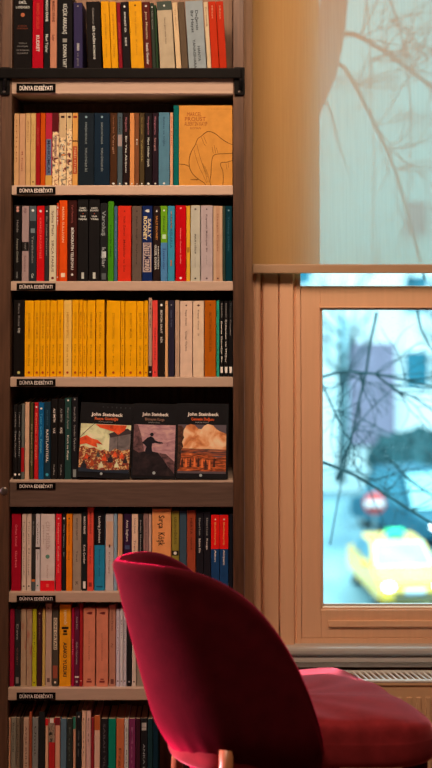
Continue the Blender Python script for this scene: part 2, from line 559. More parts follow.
R2 = [
    (13.6, 18.6, 113.5, (214, 148, 96), 'tan', 'with faint spine title', [('t', 'SEFİLLER', .08, .7, .3, (165, 100, 60))]),
    (18.8, 25, 113.5, (206, 140, 98), 'pinkish tan', 'with small brown lettering', [('t', 'M. Proust', .53, .8, .25, (140, 60, 40))]),
    (25.2, 30.2, 113.3, (212, 152, 96), 'tan', 'with pale vertical title', [('t', 'Akşam', .1, .4, .3, (160, 100, 60))]),
    (30.4, 35.4, 113.3, (216, 158, 92), 'straw', 'with dark foot mark', [('d', .95, (60, 25, 15), .16), ('t', 'Sabah Olurken', .15, .6, .22, (180, 110, 60))]),
    (35.6, 40, 113.2, (162, 22, 24), 'dark red', 'with plain spine', [('t', 'Gecenin', .2, .45, .25, (200, 80, 60)), ]),
    (40.2, 45, 113.2, (206, 74, 12), 'orange', 'with blank spine', []),
    (45.2, 51.8, 113, (188, 38, 56), 'crimson', 'with blue grey title panel', [('b', .36, .86, (100, 105, 122), .1), ('b', .86, 1, (215, 150, 70), 0), ('t', 'MAHKÛMLAR', .38, .84, .4, (45, 40, 60), 0, .02)]),
    (52, 58.6, 113, blot(COLL, 70), 'collage-patterned', 'with maroon head', [('b', 0, .26, (92, 24, 24), 0), ('b', .3, .62, (200, 150, 120), .3), ('t', 'Günlükler', .32, .6, .3, BLACK)]),
    (58.8, 66, 113, blot(COLL[::-1], 62), 'collage-patterned', 'with cream lettered head', [('b', 0, .34, (212, 160, 112), .04), ('b', .04, .07, (60, 30, 25), .25), ('t', 'Kara Şemsiye', .42, .86, .36, (225, 195, 160), 0, .02)]),
    (66.2, 71.8, 113, blot(COLL, 78), 'collage-patterned', 'with pale head', [('b', 0, .22, (216, 168, 116), .04), ('b', .04, .07, (70, 30, 25), .25)]),
    (72, 77.6, 113, (228, 148, 72), 'orange tan', 'with red title panel', [('b', .04, .07, (150, 45, 30), .15), ('b', .46, .84, (178, 62, 36), .12), ('t', 'PARİS KİTABI', .48, .82, .36, (235, 170, 110)), ('b', .38, .395, (60, 30, 20), 0)]),
    (77.8, 93.8, 113, (29, 33, 37), 'charcoal', 'with grey vertical title', [('d', .055, (130, 140, 140), .07), ('t', 'KONUŞAN HAYVANLAR', .13, .43, .12, (135, 130, 122)), ('t', 'TOPLU ÖYKÜLER İKİ', .48, .81, .12, (145, 138, 128))]),
    (94, 109.6, 113, (25, 36, 46), 'navy', 'with grey vertical title', [('d', .055, (130, 140, 140), .07), ('t', 'SUSKUN HAYVANLAR', .13, .43, .12, (135, 130, 122)), ('t', 'TOPLU ÖYKÜLER BİR', .48, .81, .12, (145, 138, 128))]),
    (109.9, 117, 113, (74, 40, 22), 'brown', 'with tan title', [('t', 'Hermann Broch', .04, .28, .25, (150, 90, 60)), ('t', 'Vergil', .3, .56, .25, (165, 110, 80)), dots]),
    (117.2, 122.4, 113, (76, 80, 80), 'grey', 'with pale patch', [('b', .3, .46, (165, 130, 118), .1), ('t', 'Duvar', .06, .28, .3, BLACK), dots]),
    (122.7, 129.4, 113, (38, 22, 20), 'black', 'with pink upper lettering', [('t', 'Marguerite', .06, .26, .3, (165, 95, 95)), ('t', 'Bir Yaz Akşamı', .32, .82, .26, WHITE), dots]),
    (129.6, 134.4, 113, (222, 132, 72), 'peach orange', 'with blank spine', [dots]),
    (134.6, 139, 113, (124, 68, 40), 'rust brown', 'with tiny pale title', [('t', 'Kül', .36, .44, .3, WHITE), dots]),
    (139.3, 144.4, 113, (78, 56, 32), 'olive brown', 'with gold title', [('t', 'Sarı Duvar', .06, .3, .3, (150, 115, 60)), ('t', 'Yalnızlık', .36, .68, .3, (165, 130, 75)), dots]),
    (144.7, 152, 113, (30, 22, 22), 'black', 'with pink and white title', [('t', 'Marguerite', .05, .3, .24, (165, 95, 100)), ('t', 'Mavi Gözler Siyah', .34, .74, .24, WHITE), dots]),
    (152.3, 158, 113, (40, 23, 28), 'plum black', 'with short pink title', [('t', 'Marguerite', .05, .3, .3, (165, 95, 100)), ('t', 'Sevgili', .34, .52, .3, (180, 120, 110)), dots]),
    (158.4, 169.6, 112.5, (86, 116, 126), 'steel blue', 'with dark upper title', [('t', 'Balıkçı ve Oğlu', .06, .46, .16, (45, 65, 85)), ('d', .97, WHITE, .1)]),
    (169.9, 173, 112.5, (216, 145, 104), 'tan', 'with red title', [('t', 'ADA KIYISI', .05, .45, .4, (170, 50, 40))]),
    (173.4, 178.9, 105.6, (10, 92, 82), 'teal', 'tucked against orange cover', [('t', 'Derin', .3, .6, .3, (30, 70, 70))]),
]
R3 = [
    (13.4, 21, 205, (24, 18, 16), 'black', 'with two pale dots', [('d', .035, (205, 130, 110), .2), ('d', .075, (205, 130, 110), .2), ('t', 'Halide', .2, .36, .26, GREY), ('t', 'Ateşten Gömlek', .44, .76, .26, (150, 130, 110)), ('t', 'roman', .88, .96, .26, GREY)]),
    (21.5, 28.6, 206, (166, 126, 116), 'mauve', 'with black middle band', [('b', .48, .60, (32, 24, 22), 0), ('t', 'Aşk', .03, .1, .4, (110, 70, 70)), ('t', 'Sonsuz', .66, .88, .3, (130, 90, 85)), ('t', 'EVEREST', .5, .58, .2, GREY)]),
    (28.9, 36, 206, (42, 42, 42), 'charcoal', 'with grey mottled head', [('b', 0, .2, (88, 88, 86), .04), ('d', .06, WHITE, .2), ('b', .3, .36, (120, 120, 115), .2), ('t', 'Yeraltından', .4, .76, .3, GREY), ('t', 'Can', .9, .96, .3, WHITE)]),
    (36.3, 44, 206, (206, 18, 20), 'bright red', 'with white emblem', [('d', .07, WHITE, .16), ('t', 'KIRMIZI PAZARTESİ', .16, .7, .24, (235, 90, 75))]),
    (44.2, 48.6, 206, (50, 44, 42), 'dark grey', 'with fine white title', [('d', .07, WHITE, .2), ('t', 'Bir Kadın Portresi', .14, .66, .3, GREY)]),
    (48.8, 56, 205.5, (216, 182, 144), 'cream', 'with long dark title', [('t', 'Sylvia Plath', .07, .40, .32, (95, 60, 50)), ('t', 'SIRÇA FANUS', .46, .88, .32, (95, 60, 50)), ('d', .96, (120, 40, 30), .2)]),
    (56.2, 58.6, 203, (202, 58, 24), 'orange', 'thin sliver beside cream book', [('t', 'Işık', .05, .3, .4, WHITE), ('d', .95, WHITE, .3)]),
    (58.8, 67, 200.5, (224, 70, 16), 'vivid orange', 'with pale vertical title', [('t', 'MARIA SULLIVAN', .08, .52, .26, (240, 170, 120)), ('b', .9, .95, (240, 190, 150), .25)]),
    (67.4, 76.6, 200.5, (58, 22, 18), 'dark maroon', 'with bold white title', [('t', 'Yuri Petroviç', .05, .28, .2, (150, 70, 60)), ('t', 'BÜROKRATIN TELEFONU', .34, .86, .28, WHITE, 0, .02), ('d', .92, WHITE, .13)]),
    (77.3, 88, 199, (30, 24, 22), 'black', 'with white cross lettering, twin beside', [('h', 'ROBERTO', .12, .62, .017, WHITE), ('h', 'BOLAÑO', .15, .78, .02, WHITE), ('d', .18, (180, 70, 40), .05), ('h', 'Vahşi', .22, .5, .02, WHITE), ('h', 'Hafiyeler', .255, .78, .022, WHITE), ('b', .895, .97, (195, 175, 155), .38)]),
    (88.6, 99.6, 199, (30, 24, 22), 'black', 'with white cross lettering, beside script', [('h', 'ROBERTO', .12, .62, .017, WHITE), ('h', 'BOLAÑO', .15, .78, .02, WHITE), ('d', .18, (180, 70, 40), .05), ('h', 'Uzak', .22, .5, .02, WHITE), ('h', 'Yıldız', .255, .78, .022, WHITE), ('b', .895, .97, (195, 175, 155), .38)]),
    (100, 107.4, 203, (36, 32, 30), 'charcoal', 'with large white script', [('t', 'Varoluş', .1, .42, .5, (150, 140, 130)), ('b', .62, .7, (205, 185, 170), .2), ('t', 'kuşlar', .57, .83, .5, (165, 150, 140)), ('b', .9, .98, (90, 85, 80), .2)]),
    (107.7, 113.6, 201.5, (66, 126, 20), 'grass green', 'with dark slim title', [('t', 'Kurbağa Adası', .3, .7, .26, (35, 70, 15))]),
    (113.8, 117.3, 206, (70, 92, 106), 'blue grey', 'with faint letters', [('t', 'Deniz', .2, .7, .3, (110, 125, 135))]),
    (117.6, 131, 206, (216, 46, 26), 'scarlet', 'with dark spine letters', [('d', .07, (120, 30, 20), .06), ('t', 'Yitik Zaman', .13, .4, .15, (130, 30, 22)), ('t', 'Mekânlar ve Söz', .45, .88, .15, (130, 30, 22))]),
    (131.8, 141.6, 206, (102, 76, 62), 'taupe', 'with dull dark title', [('d', .07, (60, 40, 35), .08), ('t', 'Kadim Rüzgâr', .14, .46, .16, (62, 44, 38)), ('t', 'Söylence', .5, .78, .16, (62, 44, 38))]),
    (142, 152.2, 206, (24, 36, 76), 'navy', 'with big cream lettering', [('t', '♥', .045, .085, .3, WHITE), ('t', 'SALLY', .17, .43, .3, CREAM, .22, .03), ('t', 'ROONEY', .14, .46, .34, (235, 190, 130), -.2, .03), ('b', .49, .88, (190, 150, 130), .08), ('t', 'INTERMEZZO', .50, .87, .62, (40, 30, 60))]),
    (153, 160.2, 206, (42, 26, 22), 'black brown', 'with orange and white title', [('d', .07, WHITE, .13), ('t', 'SALLY ROONEY', .13, .46, .26, (205, 120, 55), 0, .02), ('t', 'GÜZEL DÜNYA', .52, .85, .28, WHITE, -.16, .02), ('t', 'NEREDESİN', .54, .84, .16, WHITE, .24)]),
    (160.6, 167.4, 206, (80, 118, 150), 'green and blue', 'with split spine', [('b', 0, .49, (108, 146, 24), 0), ('d', .06, WHITE, .15), ('t', 'Normal', .14, .34, .3, (50, 70, 30)), ('b', .38, .44, (190, 200, 150), .2), ('t', 'İnsanlar', .56, .86, .3, (50, 70, 110))]),
    (167.7, 174.6, 206, (60, 130, 146), 'teal blue', 'with orange patches', [('b', .07, .3, (205, 110, 60), .55), ('t', 'ARKADAŞLARLA', .1, .56, .34, (40, 80, 95)), ('b', .72, .8, (190, 105, 60), .4)]),
    (175.3, 186, 205.5, (192, 8, 16), 'deep red', 'with fine white title', [('d', .035, (235, 120, 110), .1), ('t', 'Günler Geceler Kadar', .3, .78, .09, (240, 140, 120)), ('d', .96, (240, 190, 170), .12)]),
    (186.2, 190.2, 206, (226, 152, 40), 'yellow', 'slim between red and grey', [('b', .55, .62, (170, 105, 30), .2)]),
    (190.5, 200.2, 205.5, (190, 166, 140), 'pale grey', 'with black title', [('d', .05, (110, 90, 80), .12), ('t', 'BABALAR ve OĞULLAR', .38, .64, .16, (50, 40, 38), 0, .02), ('t', 'roman', .68, .82, .12, GREY), ('d', .965, (60, 50, 45), .1)]),
    (200.6, 212.8, 205.5, (184, 148, 138), 'pinkish grey', 'with dark long title', [('d', .05, (70, 45, 45), .06), ('t', 'Kuyucaklı Mektuplar Bir', .12, .62, .13, (80, 52, 50), 0, .01), ('t', 'öykü', .66, .78, .1, GREY), ('d', .965, (80, 50, 50), .08)]),
    (213.1, 222.6, 206, (200, 148, 112), 'peach', 'with faded title', [('b', 0, 1, (192, 132, 98), .3), ('t', 'Gezgin Kitabı', .1, .6, .16, (140, 85, 60)), ('d', .965, (100, 60, 50), .1)]),
    (223, 225.2, 206, (62, 66, 50), 'olive', 'sliver beside teal book', []),
    (225.4, 232, 206, (10, 46, 52), 'dark teal', 'with faint title', [('d', .06, (120, 140, 140), .14), ('t', 'Tolstoy Diriliş', .14, .6, .22, (60, 95, 100))]),
]
YEL = (228, 142, 8)
YI = (165, 92, 12)
R4 = [(13.2, 24, 300, (24, 17, 14), 'black', 'with short grey title and gold mark', [('t', 'Kara Kutu', .05, .34, .16, GREY), ('t', 'ÜÇ', .37, .43, .16, WHITE), ('d', .945, (190, 160, 90), .14)])]
for k, (a, b, tx) in enumerate([(24.2, 33.4, 'JOSE SARAMAGO'), (33.7, 39.5, 'ALBERT CAMUS'), (39.7, 45.5, 'FRANZ KAFKA'), (45.7, 49.5, 'ANDRE GIDE'), (49.7, 56.5, 'ITALO SVEVO'), (56.7, 63, 'THOMAS MANN'), (63.3, 71.5, 'HEINRICH BÖLL'), (71.8, 78.4, 'GÜNTER GRASS'),
                           (78.6, 82.4, 'MAX FRISCH'), (82.6, 86.5, 'ANNA SEGHERS'), (86.7, 95.1, 'HERMANN HESSE'), (95.7, 104.2, 'PAUL CELAN'), (106.3, 120.3, 'STEFAN ZWEIG'), (120.6, 124.5, 'JOSEPH ROTH'), (124.8, 136.5, 'ROBERT MUSIL'), (136.8, 143.6, 'ELIAS CANETTI'), (143.8, 148, 'ARTHUR SCHNITZLER')]):
    w = b - a
    els = [('t', tx, .16, .5, min(.34, 2.1 / w), YI), ('t', rnd.choice(['Körlük', 'Yabancı', 'Dava', 'Dar Kapı', 'Zeno', 'Büyülü Dağ', 'Kedi ve Fare', 'Bozkır']), .58, .86, min(.3, 1.6 / w), YI), ('d', .945, (160, 45, 20), min(.22, 1.25 / w))]
    R4.append((a, b, 300.3 + rnd.uniform(-.3, .5) + (0.8 if k >= 12 else 0), (224, 160, 72) if k == 6 else YEL, 'pale yellow' if k == 6 else 'yellow', 'with small red spot at foot' if k != 12 else 'with red foot spot, widest yellow', els))
R4 += [
    (148.3, 152, 298, (170, 122, 96), 'beige', 'with black foot, slightly tall', [('b', .865, 1, (40, 22, 22), 0), ('t', 'SİS VE', .06, .38, .34, (70, 40, 40)), ('d', .94, WHITE, .2)]),
    (152.3, 157.6, 300.5, (218, 62, 50), 'coral red', 'with dark vertical title', [('t', 'KIRMIZI KEDİ', .36, .78, .22, (120, 25, 30)), ('d', .94, (120, 30, 30), .16)]),
    (158, 164.6, 300.5, (34, 23, 18), 'black brown', 'with white upper title', [('d', .06, WHITE, .2), ('t', 'BÜYÜK SAAT', .13, .43, .28, WHITE), ('t', 'BİR', .48, .56, .28, WHITE)]),
    (164.9, 168, 301, (208, 142, 92), 'tan', 'between two dark books', [('d', .05, (90, 50, 30), .2)]),
    (168.4, 174.2, 300.5, (40, 31, 42), 'plum navy', 'with dull blue title', [('d', .06, GREY, .14), ('t', 'Gece Treni', .13, .35, .25, (95, 90, 105))]),
    (175, 179.5, 300.5, (178, 132, 102), 'pinkish taupe', 'with faint letters', [('t', 'Sessiz Ev Odası', .15, .4, .2, (150, 95, 75)), ('t', 've sonrası', .45, .8, .2, (150, 95, 75))]),
    (180, 192.4, 301, (208, 158, 128), 'pale pink', 'with dark upper mark', [('d', .06, (70, 35, 30), .07), ('t', 'Kayıp Zaman', .12, .33, .12, (80, 50, 42)), ('t', 'Çizgi Öykü', .4, .66, .12, (80, 50, 42))]),
    (192.9, 204, 301, (212, 163, 128), 'cream pink', 'with short dark title', [('t', '♦', .045, .075, .2, (80, 35, 30)), ('t', 'Kayıp Gece', .12, .38, .13, (90, 55, 45)), ('t', 'İki', .43, .46, .13, (90, 55, 45))]),
    (204.5, 216, 300.5, (168, 76, 12), 'rust orange', 'with large dull title', [('d', .06, (90, 40, 10), .07), ('t', 'BÜTÜN ÖYKÜLER', .16, .68, .22, (112, 52, 14), 0, .01)]),
    (216.4, 219.4, 300.5, (44, 135, 105), 'jade green', 'thin beside black trio', [('t', 'Zeytin', .1, .8, .3, (25, 85, 65))]),
    (219.7, 223.7, 301, (22, 17, 16), 'black', 'with white title, beside jade sliver', [('t', 'FYODOR DOSTO', .03, .22, .34, GREY), ('t', 'Beyaz Geceler Bir', .27, .82, .36, WHITE), ('b', .87, .95, WHITE, .2)]),
    (224, 228.2, 301, (22, 17, 16), 'black', 'with white title, middle of trio', [('t', 'FYODOR DOSTO', .03, .22, .34, GREY), ('t', 'Ezilenler ve Diğer', .25, .82, .36, WHITE), ('b', .87, .95, WHITE, .2)]),
    (228.5, 232.8, 301, (22, 17, 16), 'black', 'with grey title, against panel', [('t', 'FYODOR', .03, .22, .34, (80, 75, 70)), ('t', 'Kumarbaz', .25, .46, .36, GREY), ('b', .87, .95, WHITE, .2)]),
]
R5 = [
    (13, 17.2, 405, (26, 20, 18), 'black', 'with fine grey title', [('t', 'Kaleydoskop', .1, .3, .3, GREY), ('t', 'Toplu Oyunlar', .35, .71, .3, (150, 130, 118)), ('d', .935, WHITE, .3)]),
    (17.4, 20.8, 405, (26, 20, 18), 'black', 'beside grey and red book', [('t', 'Kaleydoskop', .1, .3, .3, GREY), ('t', 'Öyküler', .35, .71, .3, (150, 130, 118)), ('d', .935, WHITE, .3)]),
    (21, 24.2, 404, (88, 80, 70), 'grey and red', 'with split spine', [('b', .58, .9, (150, 22, 24), 0)]),
    (24.4, 28.8, 402.5, (198, 142, 108), 'tan', 'with blank spine', []),
    (29.2, 33.5, 403, (40, 28, 20), 'black brown', 'with olive edge', [('b', 0, 1, (70, 60, 28), .78), ('t', 'Kör Baykuşun Günlüğü', .28, .82, .3, (150, 120, 90))]),
    (33.8, 38, 402.5, (176, 26, 28), 'red', 'with pale title', [('d', .06, WHITE, .24), ('t', 'Kırmızı ve Siyah', .14, .74, .36, (225, 110, 80))]),
    (38.3, 43.6, 402.5, (20, 76, 112), 'blue', 'with pale blue title', [('d', .08, WHITE, .22), ('t', 'Tatar Çölü', .14, .44, .34, (70, 135, 170)), ('t', 'Roman', .48, .66, .34, (90, 150, 185))]),
    (43.8, 50.2, 402, (26, 42, 50), 'slate', 'with spaced white title', [('t', 'RASTLANTISAL', .36, .78, .36, WHITE, 0, .01), ('d', .94, (60, 130, 140), .25), ('t', 'ALI SMITH', .1, .3, .2, (60, 80, 90))]),
    (50.5, 57.4, 399, (25, 19, 17), 'black', 'with white author, under YAZ title', [('t', 'ALI SMITH', .12, .29, .3, WHITE, 0, .02), ('t', 'YAZ', .36, .43, .3, WHITE, 0, .02), ('t', 'Kafka', .82, .95, .2, GREY)]),
    (57.7, 64.2, 399, (25, 19, 17), 'black', 'with white author, under KIŞ title', [('t', 'ALI SMITH', .12, .29, .3, GREY, 0, .02), ('t', 'KIŞ', .36, .43, .3, WHITE, 0, .02), ('t', 'Kafka', .82, .95, .2, GREY)]),
    (64.5, 71, 398, (33, 52, 44), 'bottle green', 'with white lower title', [('d', .03, WHITE, .14), ('t', 'Marcel Aymé', .12, .38, .26, GREY), ('t', 'Kurt ve Kuzu', .46, .76, .28, WHITE)]),
    (71.3, 77.6, 397, (27, 22, 22), 'black', 'partly behind painted crowd cover', [('d', .03, GREY, .14), ('t', 'Gerçek Dışı', .12, .3, .28, GREY), ('t', 'Sıradan Öyküler', .34, .66, .28, GREY), ('b', .88, .97, (120, 110, 100), .25)]),
]
R6 = [
    (11, 20.6, 514, (142, 12, 26), 'dark red', 'with pale pink title', [('t', 'Orhan Kemal', .14, .42, .2, (200, 90, 90)), ('t', 'Gurbet', .48, .7, .2, (200, 90, 90))]),
    (21.4, 26, 514, (184, 144, 122), 'beige', 'with thin grey title', [('t', 'Turgut Yolculuk', .08, .8, .24, (120, 90, 78)), ('d', .94, (60, 45, 40), .18)]),
    (26.3, 31, 514, (188, 148, 126), 'beige', 'second of beige pair', [('t', 'Turgut Mektup', .08, .8, .24, (120, 90, 78)), ('d', .94, (60, 45, 40), .18)]),
    (31.3, 34.9, 514, (40, 32, 28), 'black brown', 'with orange foot', [('t', 'Bir Dinozor', .1, .28, .3, GREY), ('b', .85, .88, (190, 90, 40), 0), ('b', .88, 1, (70, 66, 62), 0)]),
    (35.2, 39.8, 514, (178, 152, 142), 'pale grey', 'with narrow black band', [('b', .43, .46, (40, 25, 25), 0), ('t', 'Yalnız', .1, .4, .26, (100, 85, 80)), ('t', 'Ömür', .5, .6, .26, (120, 100, 95)), ('d', .93, (80, 110, 90), .2)]),
    (40.2, 54.6, 514, (186, 152, 138), 'greyish beige', 'with bright red foot', [('b', .865, 1, (200, 22, 28), 0), ('t', 'ÇİFT KİŞİLİK', .1, .47, .22, (155, 118, 108)), ('t', 'yaşamlar', .14, .4, .1, (155, 118, 108), -.28), ('d', .555, (80, 105, 85), .15), ('t', 'öyküler', .66, .84, .12, (165, 125, 112)), ('b', .91, .95, (220, 80, 60), .42)]),
    (55.3, 61.2, 514, (190, 26, 34), 'red', 'with pale lettering', [('d', .06, WHITE, .14), ('t', 'Kalpten Kalbe Yol', .12, .76, .26, (225, 120, 100))]),
    (61.6, 65.6, 514, (28, 24, 23), 'black', 'with fine white title', [('d', .06, WHITE, .24), ('t', 'Gölge Tiyatrosu', .14, .44, .26, GREY), ('t', 'Bir', .5, .56, .26, GREY)]),
    (65.9, 72, 514, (204, 98, 14), 'orange', 'with dull dark title', [('d', .06, (90, 40, 20), .14), ('t', 'Sığınak Hayatlar', .1, .42, .2, (140, 65, 20)), ('t', 'Güneş', .48, .6, .26, (140, 65, 20))]),
    (72.3, 81, 514, (134, 104, 84), 'taupe', 'with dark vertical title', [('t', 'ERNESTO SABATO', .06, .34, .2, (75, 52, 42)), ('t', 'Tünel', .48, .62, .2, (75, 52, 42)), ('t', 'K', .88, .93, .3, (75, 52, 42))]),
    (81.6, 86.8, 512, (26, 26, 24), 'black', 'with bold white names', [('t', 'MARGO KRANE', .06, .28, .36, WHITE, 0, .02), ('t', 'Kırık Çember', .42, .66, .4, WHITE, 0, .01), ('b', .88, .97, WHITE, .25)]),
    (87, 93.4, 507.5, (190, 60, 42), 'coral', 'tallest of row', [('t', 'MARGO KRANE', .06, .32, .26, (120, 30, 25)), ('t', 'Tavan Arası', .46, .68, .26, (120, 30, 25)), ('b', .9, .95, (120, 35, 28), .25)]),
    (94, 104.6, 511, (32, 100, 120), 'black and blue', 'with white script author', [('b', 0, .43, (22, 17, 18), 0), ('t', 'Ludvig Johnsen', .07, .4, .2, WHITE), ('t', 'Sonbahar Ayini', .48, .82, .14, (25, 55, 85)), ('b', .94, .955, (20, 65, 85), .2)]),
    (105.2, 113.4, 514, (170, 140, 126), 'pale pinkish grey', 'with brown curved drawing', [('b', .1, .42, (178, 128, 98), .1), ('b', .40, .44, (80, 50, 36), .4), ('t', 'Kırlangıç', .5, .78, .2, (130, 95, 85))]),
    (113.7, 117, 514, (116, 124, 128), 'blue grey', 'thin beside tan book', []),
    (117.4, 122.4, 514, (172, 112, 76), 'tan', 'beside plum book', []),
    (123.2, 131, 514, (42, 20, 38), 'plum', 'with white script title', [('t', 'Anna Seghers', .08, .36, .28, WHITE), ('b', .41, .46, (60, 60, 80), .2)]),
    (131.5, 138, 514, (198, 148, 118), 'beige', 'with brown title', [('t', 'Uzun Sokak', .06, .26, .24, (120, 75, 60)), ('t', 'Tren', .34, .48, .32, (130, 80, 70))]),
    (138.3, 142.8, 514, (27, 25, 24), 'black', 'with grey letters', [('t', 'Beden Mektubu', .08, .5, .3, GREY)]),
    (143, 148.6, 514, (128, 88, 78), 'rose taupe', 'with faint title', [('t', 'Sakin Limanlar', .06, .5, .24, (85, 55, 48))]),
    (148.8, 151.4, 514, (172, 126, 104), 'beige', 'thin beside peach book', []),
    (152, 171, 509, (210, 118, 66), 'peach orange', 'with handwritten black title', [('t', 'Sırça', .08, .24, .3, BLACK, .0, .0), ('t', 'Köşk', .29, .45, .34, BLACK, .0, .0), ('t', 'M', .6, .64, .14, (120, 60, 40))]),
    (171.4, 179, 511, (124, 98, 36), 'olive yellow', 'with dark title and badge', [('t', 'UZUN HİKÂYE', .08, .42, .3, (60, 48, 22)), ('b', .50, .56, BLACK, .05), ('d', .53, WHITE, .22)]),
    (179.3, 186.6, 511, (50, 60, 66), 'slate', 'with plain spine', []),
    (187, 195.6, 510.5, (134, 52, 30), 'rust', 'with dark names', [('t', 'HERTA', .1, .3, .26, (75, 28, 18)), ('t', 'NABOK', .34, .5, .2, (75, 28, 18))]),
    (196, 203.5, 512, (27, 21, 23), 'black', 'beside rust book', [('t', 'Edouard Louis', .08, .3, .22, GREY), ('t', 'Babamı Kim', .34, .52, .24, WHITE)]),
    (203.8, 210.6, 512, (27, 21, 23), 'black', 'beside red and blue pair', [('t', 'Edouard Louis', .08, .3, .22, GREY), ('t', 'Kavga', .34, .48, .24, WHITE)]),
    (211, 219.6, 515, (24, 48, 76), 'red and blue', 'with pale title, beside black book', [('b', 0, .45, (196, 22, 18), 0), ('d', .06, CREAM, .1), ('t', 'Bekleyiş', .1, .4, .18, (225, 120, 60)), ('t', 'Akın', .46, .62, .2, WHITE)]),
    (219.8, 228.4, 515, (24, 48, 76), 'red and blue', 'with pale title, nearer window', [('b', 0, .45, (196, 22, 18), 0), ('d', .06, CREAM, .1), ('t', 'Bekleyiş', .1, .4, .18, (225, 120, 60)), ('t', 'Akşam', .46, .66, .2, WHITE)]),
    (228.8, 232.8, 514, (20, 18, 22), 'black', 'against bookcase panel', []),
]
R7 = [
    (9.2, 14, 609, (118, 14, 30), 'crimson', 'with plain spine', []),
    (14.3, 20, 609, (34, 28, 26), 'black', 'with faint title', [('t', 'Dava', .2, .4, .3, GREY), ('t', 'Çağrı', .5, .72, .2, (110, 60, 50)), ('b', .88, .96, (110, 85, 75), .25)]),
    (20.3, 26, 609, blot([(165, 122, 92), (172, 128, 96), (165, 120, 90), (150, 60, 48)], 60, (1, 1, .4)), 'beige', 'with red scribbled pattern', []),
    (26.2, 31.6, 609, blot([(160, 110, 84), (172, 128, 96), (160, 60, 48)], 70, (1, 1, .4)), 'pinkish beige', 'with red brush marks', []),
    (31.9, 36.2, 609, (150, 130, 22), 'olive yellow', 'with dark lettering', [('t', 'Üç Kadın', .3, .62, .28, (80, 68, 20)), ('d', .95, (80, 60, 20), .2)]),
    (36.5, 41.6, 610, (52, 24, 24), 'maroon brown', 'with pale spot at top', [('d', .05, (165, 115, 90), .2), ('t', 'Eski Defter', .12, .4, .26, (100, 65, 55))]),
    (41.8, 44.8, 609, (164, 122, 62), 'straw', 'thin beside taupe book', []),
    (45, 51.4, 604, (154, 114, 94), 'taupe', 'with dark foot emblem', [('t', 'A', .04, .07, .4, (60, 40, 35)), ('b', .9, .95, (85, 55, 48), .28)]),
    (52, 58, 607, (60, 46, 36), 'dark brown', 'with pale title label', [('b', .14, .54, (175, 140, 112), .2), ('t', 'GÜN ORTASI', .15, .53, .4, (60, 45, 38), 0, .02), ('b', .74, .9, (125, 55, 38), .1), ('d', .95, (190, 150, 120), .2)]),
    (59, 70.6, 605, (208, 108, 16), 'orange', 'with black bird and title', [('t', 'TEREYAĞI', .06, .24, .2, (220, 150, 110)), ('b', .27, .30, BLACK, .2), ('b', .31, .34, BLACK, .35), ('b', .35, .37, BLACK, .3), ('t', 'ASAKO YUZUKI', .46, .88, .3, (40, 28, 24), 0, .02)]),
    (71, 74.2, 608, (128, 14, 36), 'crimson', 'slim beside orange book', [('t', 'Kalp', .4, .6, .3, (180, 70, 80))]),
    (74.4, 79, 607, (76, 22, 38), 'plum', 'with pale title', [('t', 'Anne Enri', .12, .28, .32, GREY), ('t', 'Gelin Uçurumu', .44, .72, .32, GREY), ('b', .87, .89, WHITE, .05), ('d', .94, GREY, .25)]),
    (79.2, 82.6, 604, (132, 24, 24), 'maroon red', 'slim beside salmon pair', [('d', .93, (200, 120, 100), .2)]),
    (83, 95, 608, (172, 92, 66), 'salmon', 'with dark heart, first of pair', [('t', '♥', .05, .085, .36, (90, 28, 24)), ('t', 'bizim büyük', .3, .68, .1, (130, 62, 45)), ('b', .9, .915, (110, 40, 32), .36), ('b', .925, .95, (110, 40, 32), .28)]),
    (96, 108, 608, (172, 92, 66), 'salmon', 'with dark heart, second of pair', [('t', '♥', .05, .085, .36, (90, 28, 24)), ('t', 'çaresizliğimiz', .32, .68, .1, (130, 62, 45)), ('b', .9, .915, (110, 40, 32), .36), ('b', .925, .95, (110, 40, 32), .28)]),
    (108.8, 115.4, 605, (152, 92, 70), 'salmon brown', 'with dark upper title', [('t', 'Cesare Pavese', .05, .32, .28, (95, 45, 36)), ('t', 'Ay', .47, .53, .3, (110, 55, 42)), ('b', .91, .97, (90, 45, 36), .25)]),
    (116, 119.6, 609, (166, 140, 136), 'pale grey', 'first of three slim grey', [('t', 'Sait Faik', .1, .6, .3, (120, 100, 100)), ('d', .93, (50, 40, 40), .2)]),
    (119.8, 122.9, 609, (170, 146, 142), 'pale grey', 'second of three slim grey', [('d', .93, (50, 40, 40), .2), ('t', 'Medar', .14, .4, .3, (110, 95, 95))]),
    (123.1, 126.4, 609, (164, 140, 138), 'pale grey', 'third of three slim grey', [('d', .93, (50, 40, 40), .2), ('t', 'Tüneldeki Çocuk', .14, .58, .3, (100, 85, 85))]),
    (126.8, 131.4, 609, (25, 20, 19), 'black', 'beside chair edge', [('d', .94, GREY, .2)]),
    (131.8, 136, 609, (170, 138, 118), 'beige', 'beside red chair back', [('d', .94, (60, 45, 40), .2)]),
    (136.4, 145, 609, (120, 96, 78), 'brown', 'mostly behind red chair', []),
]
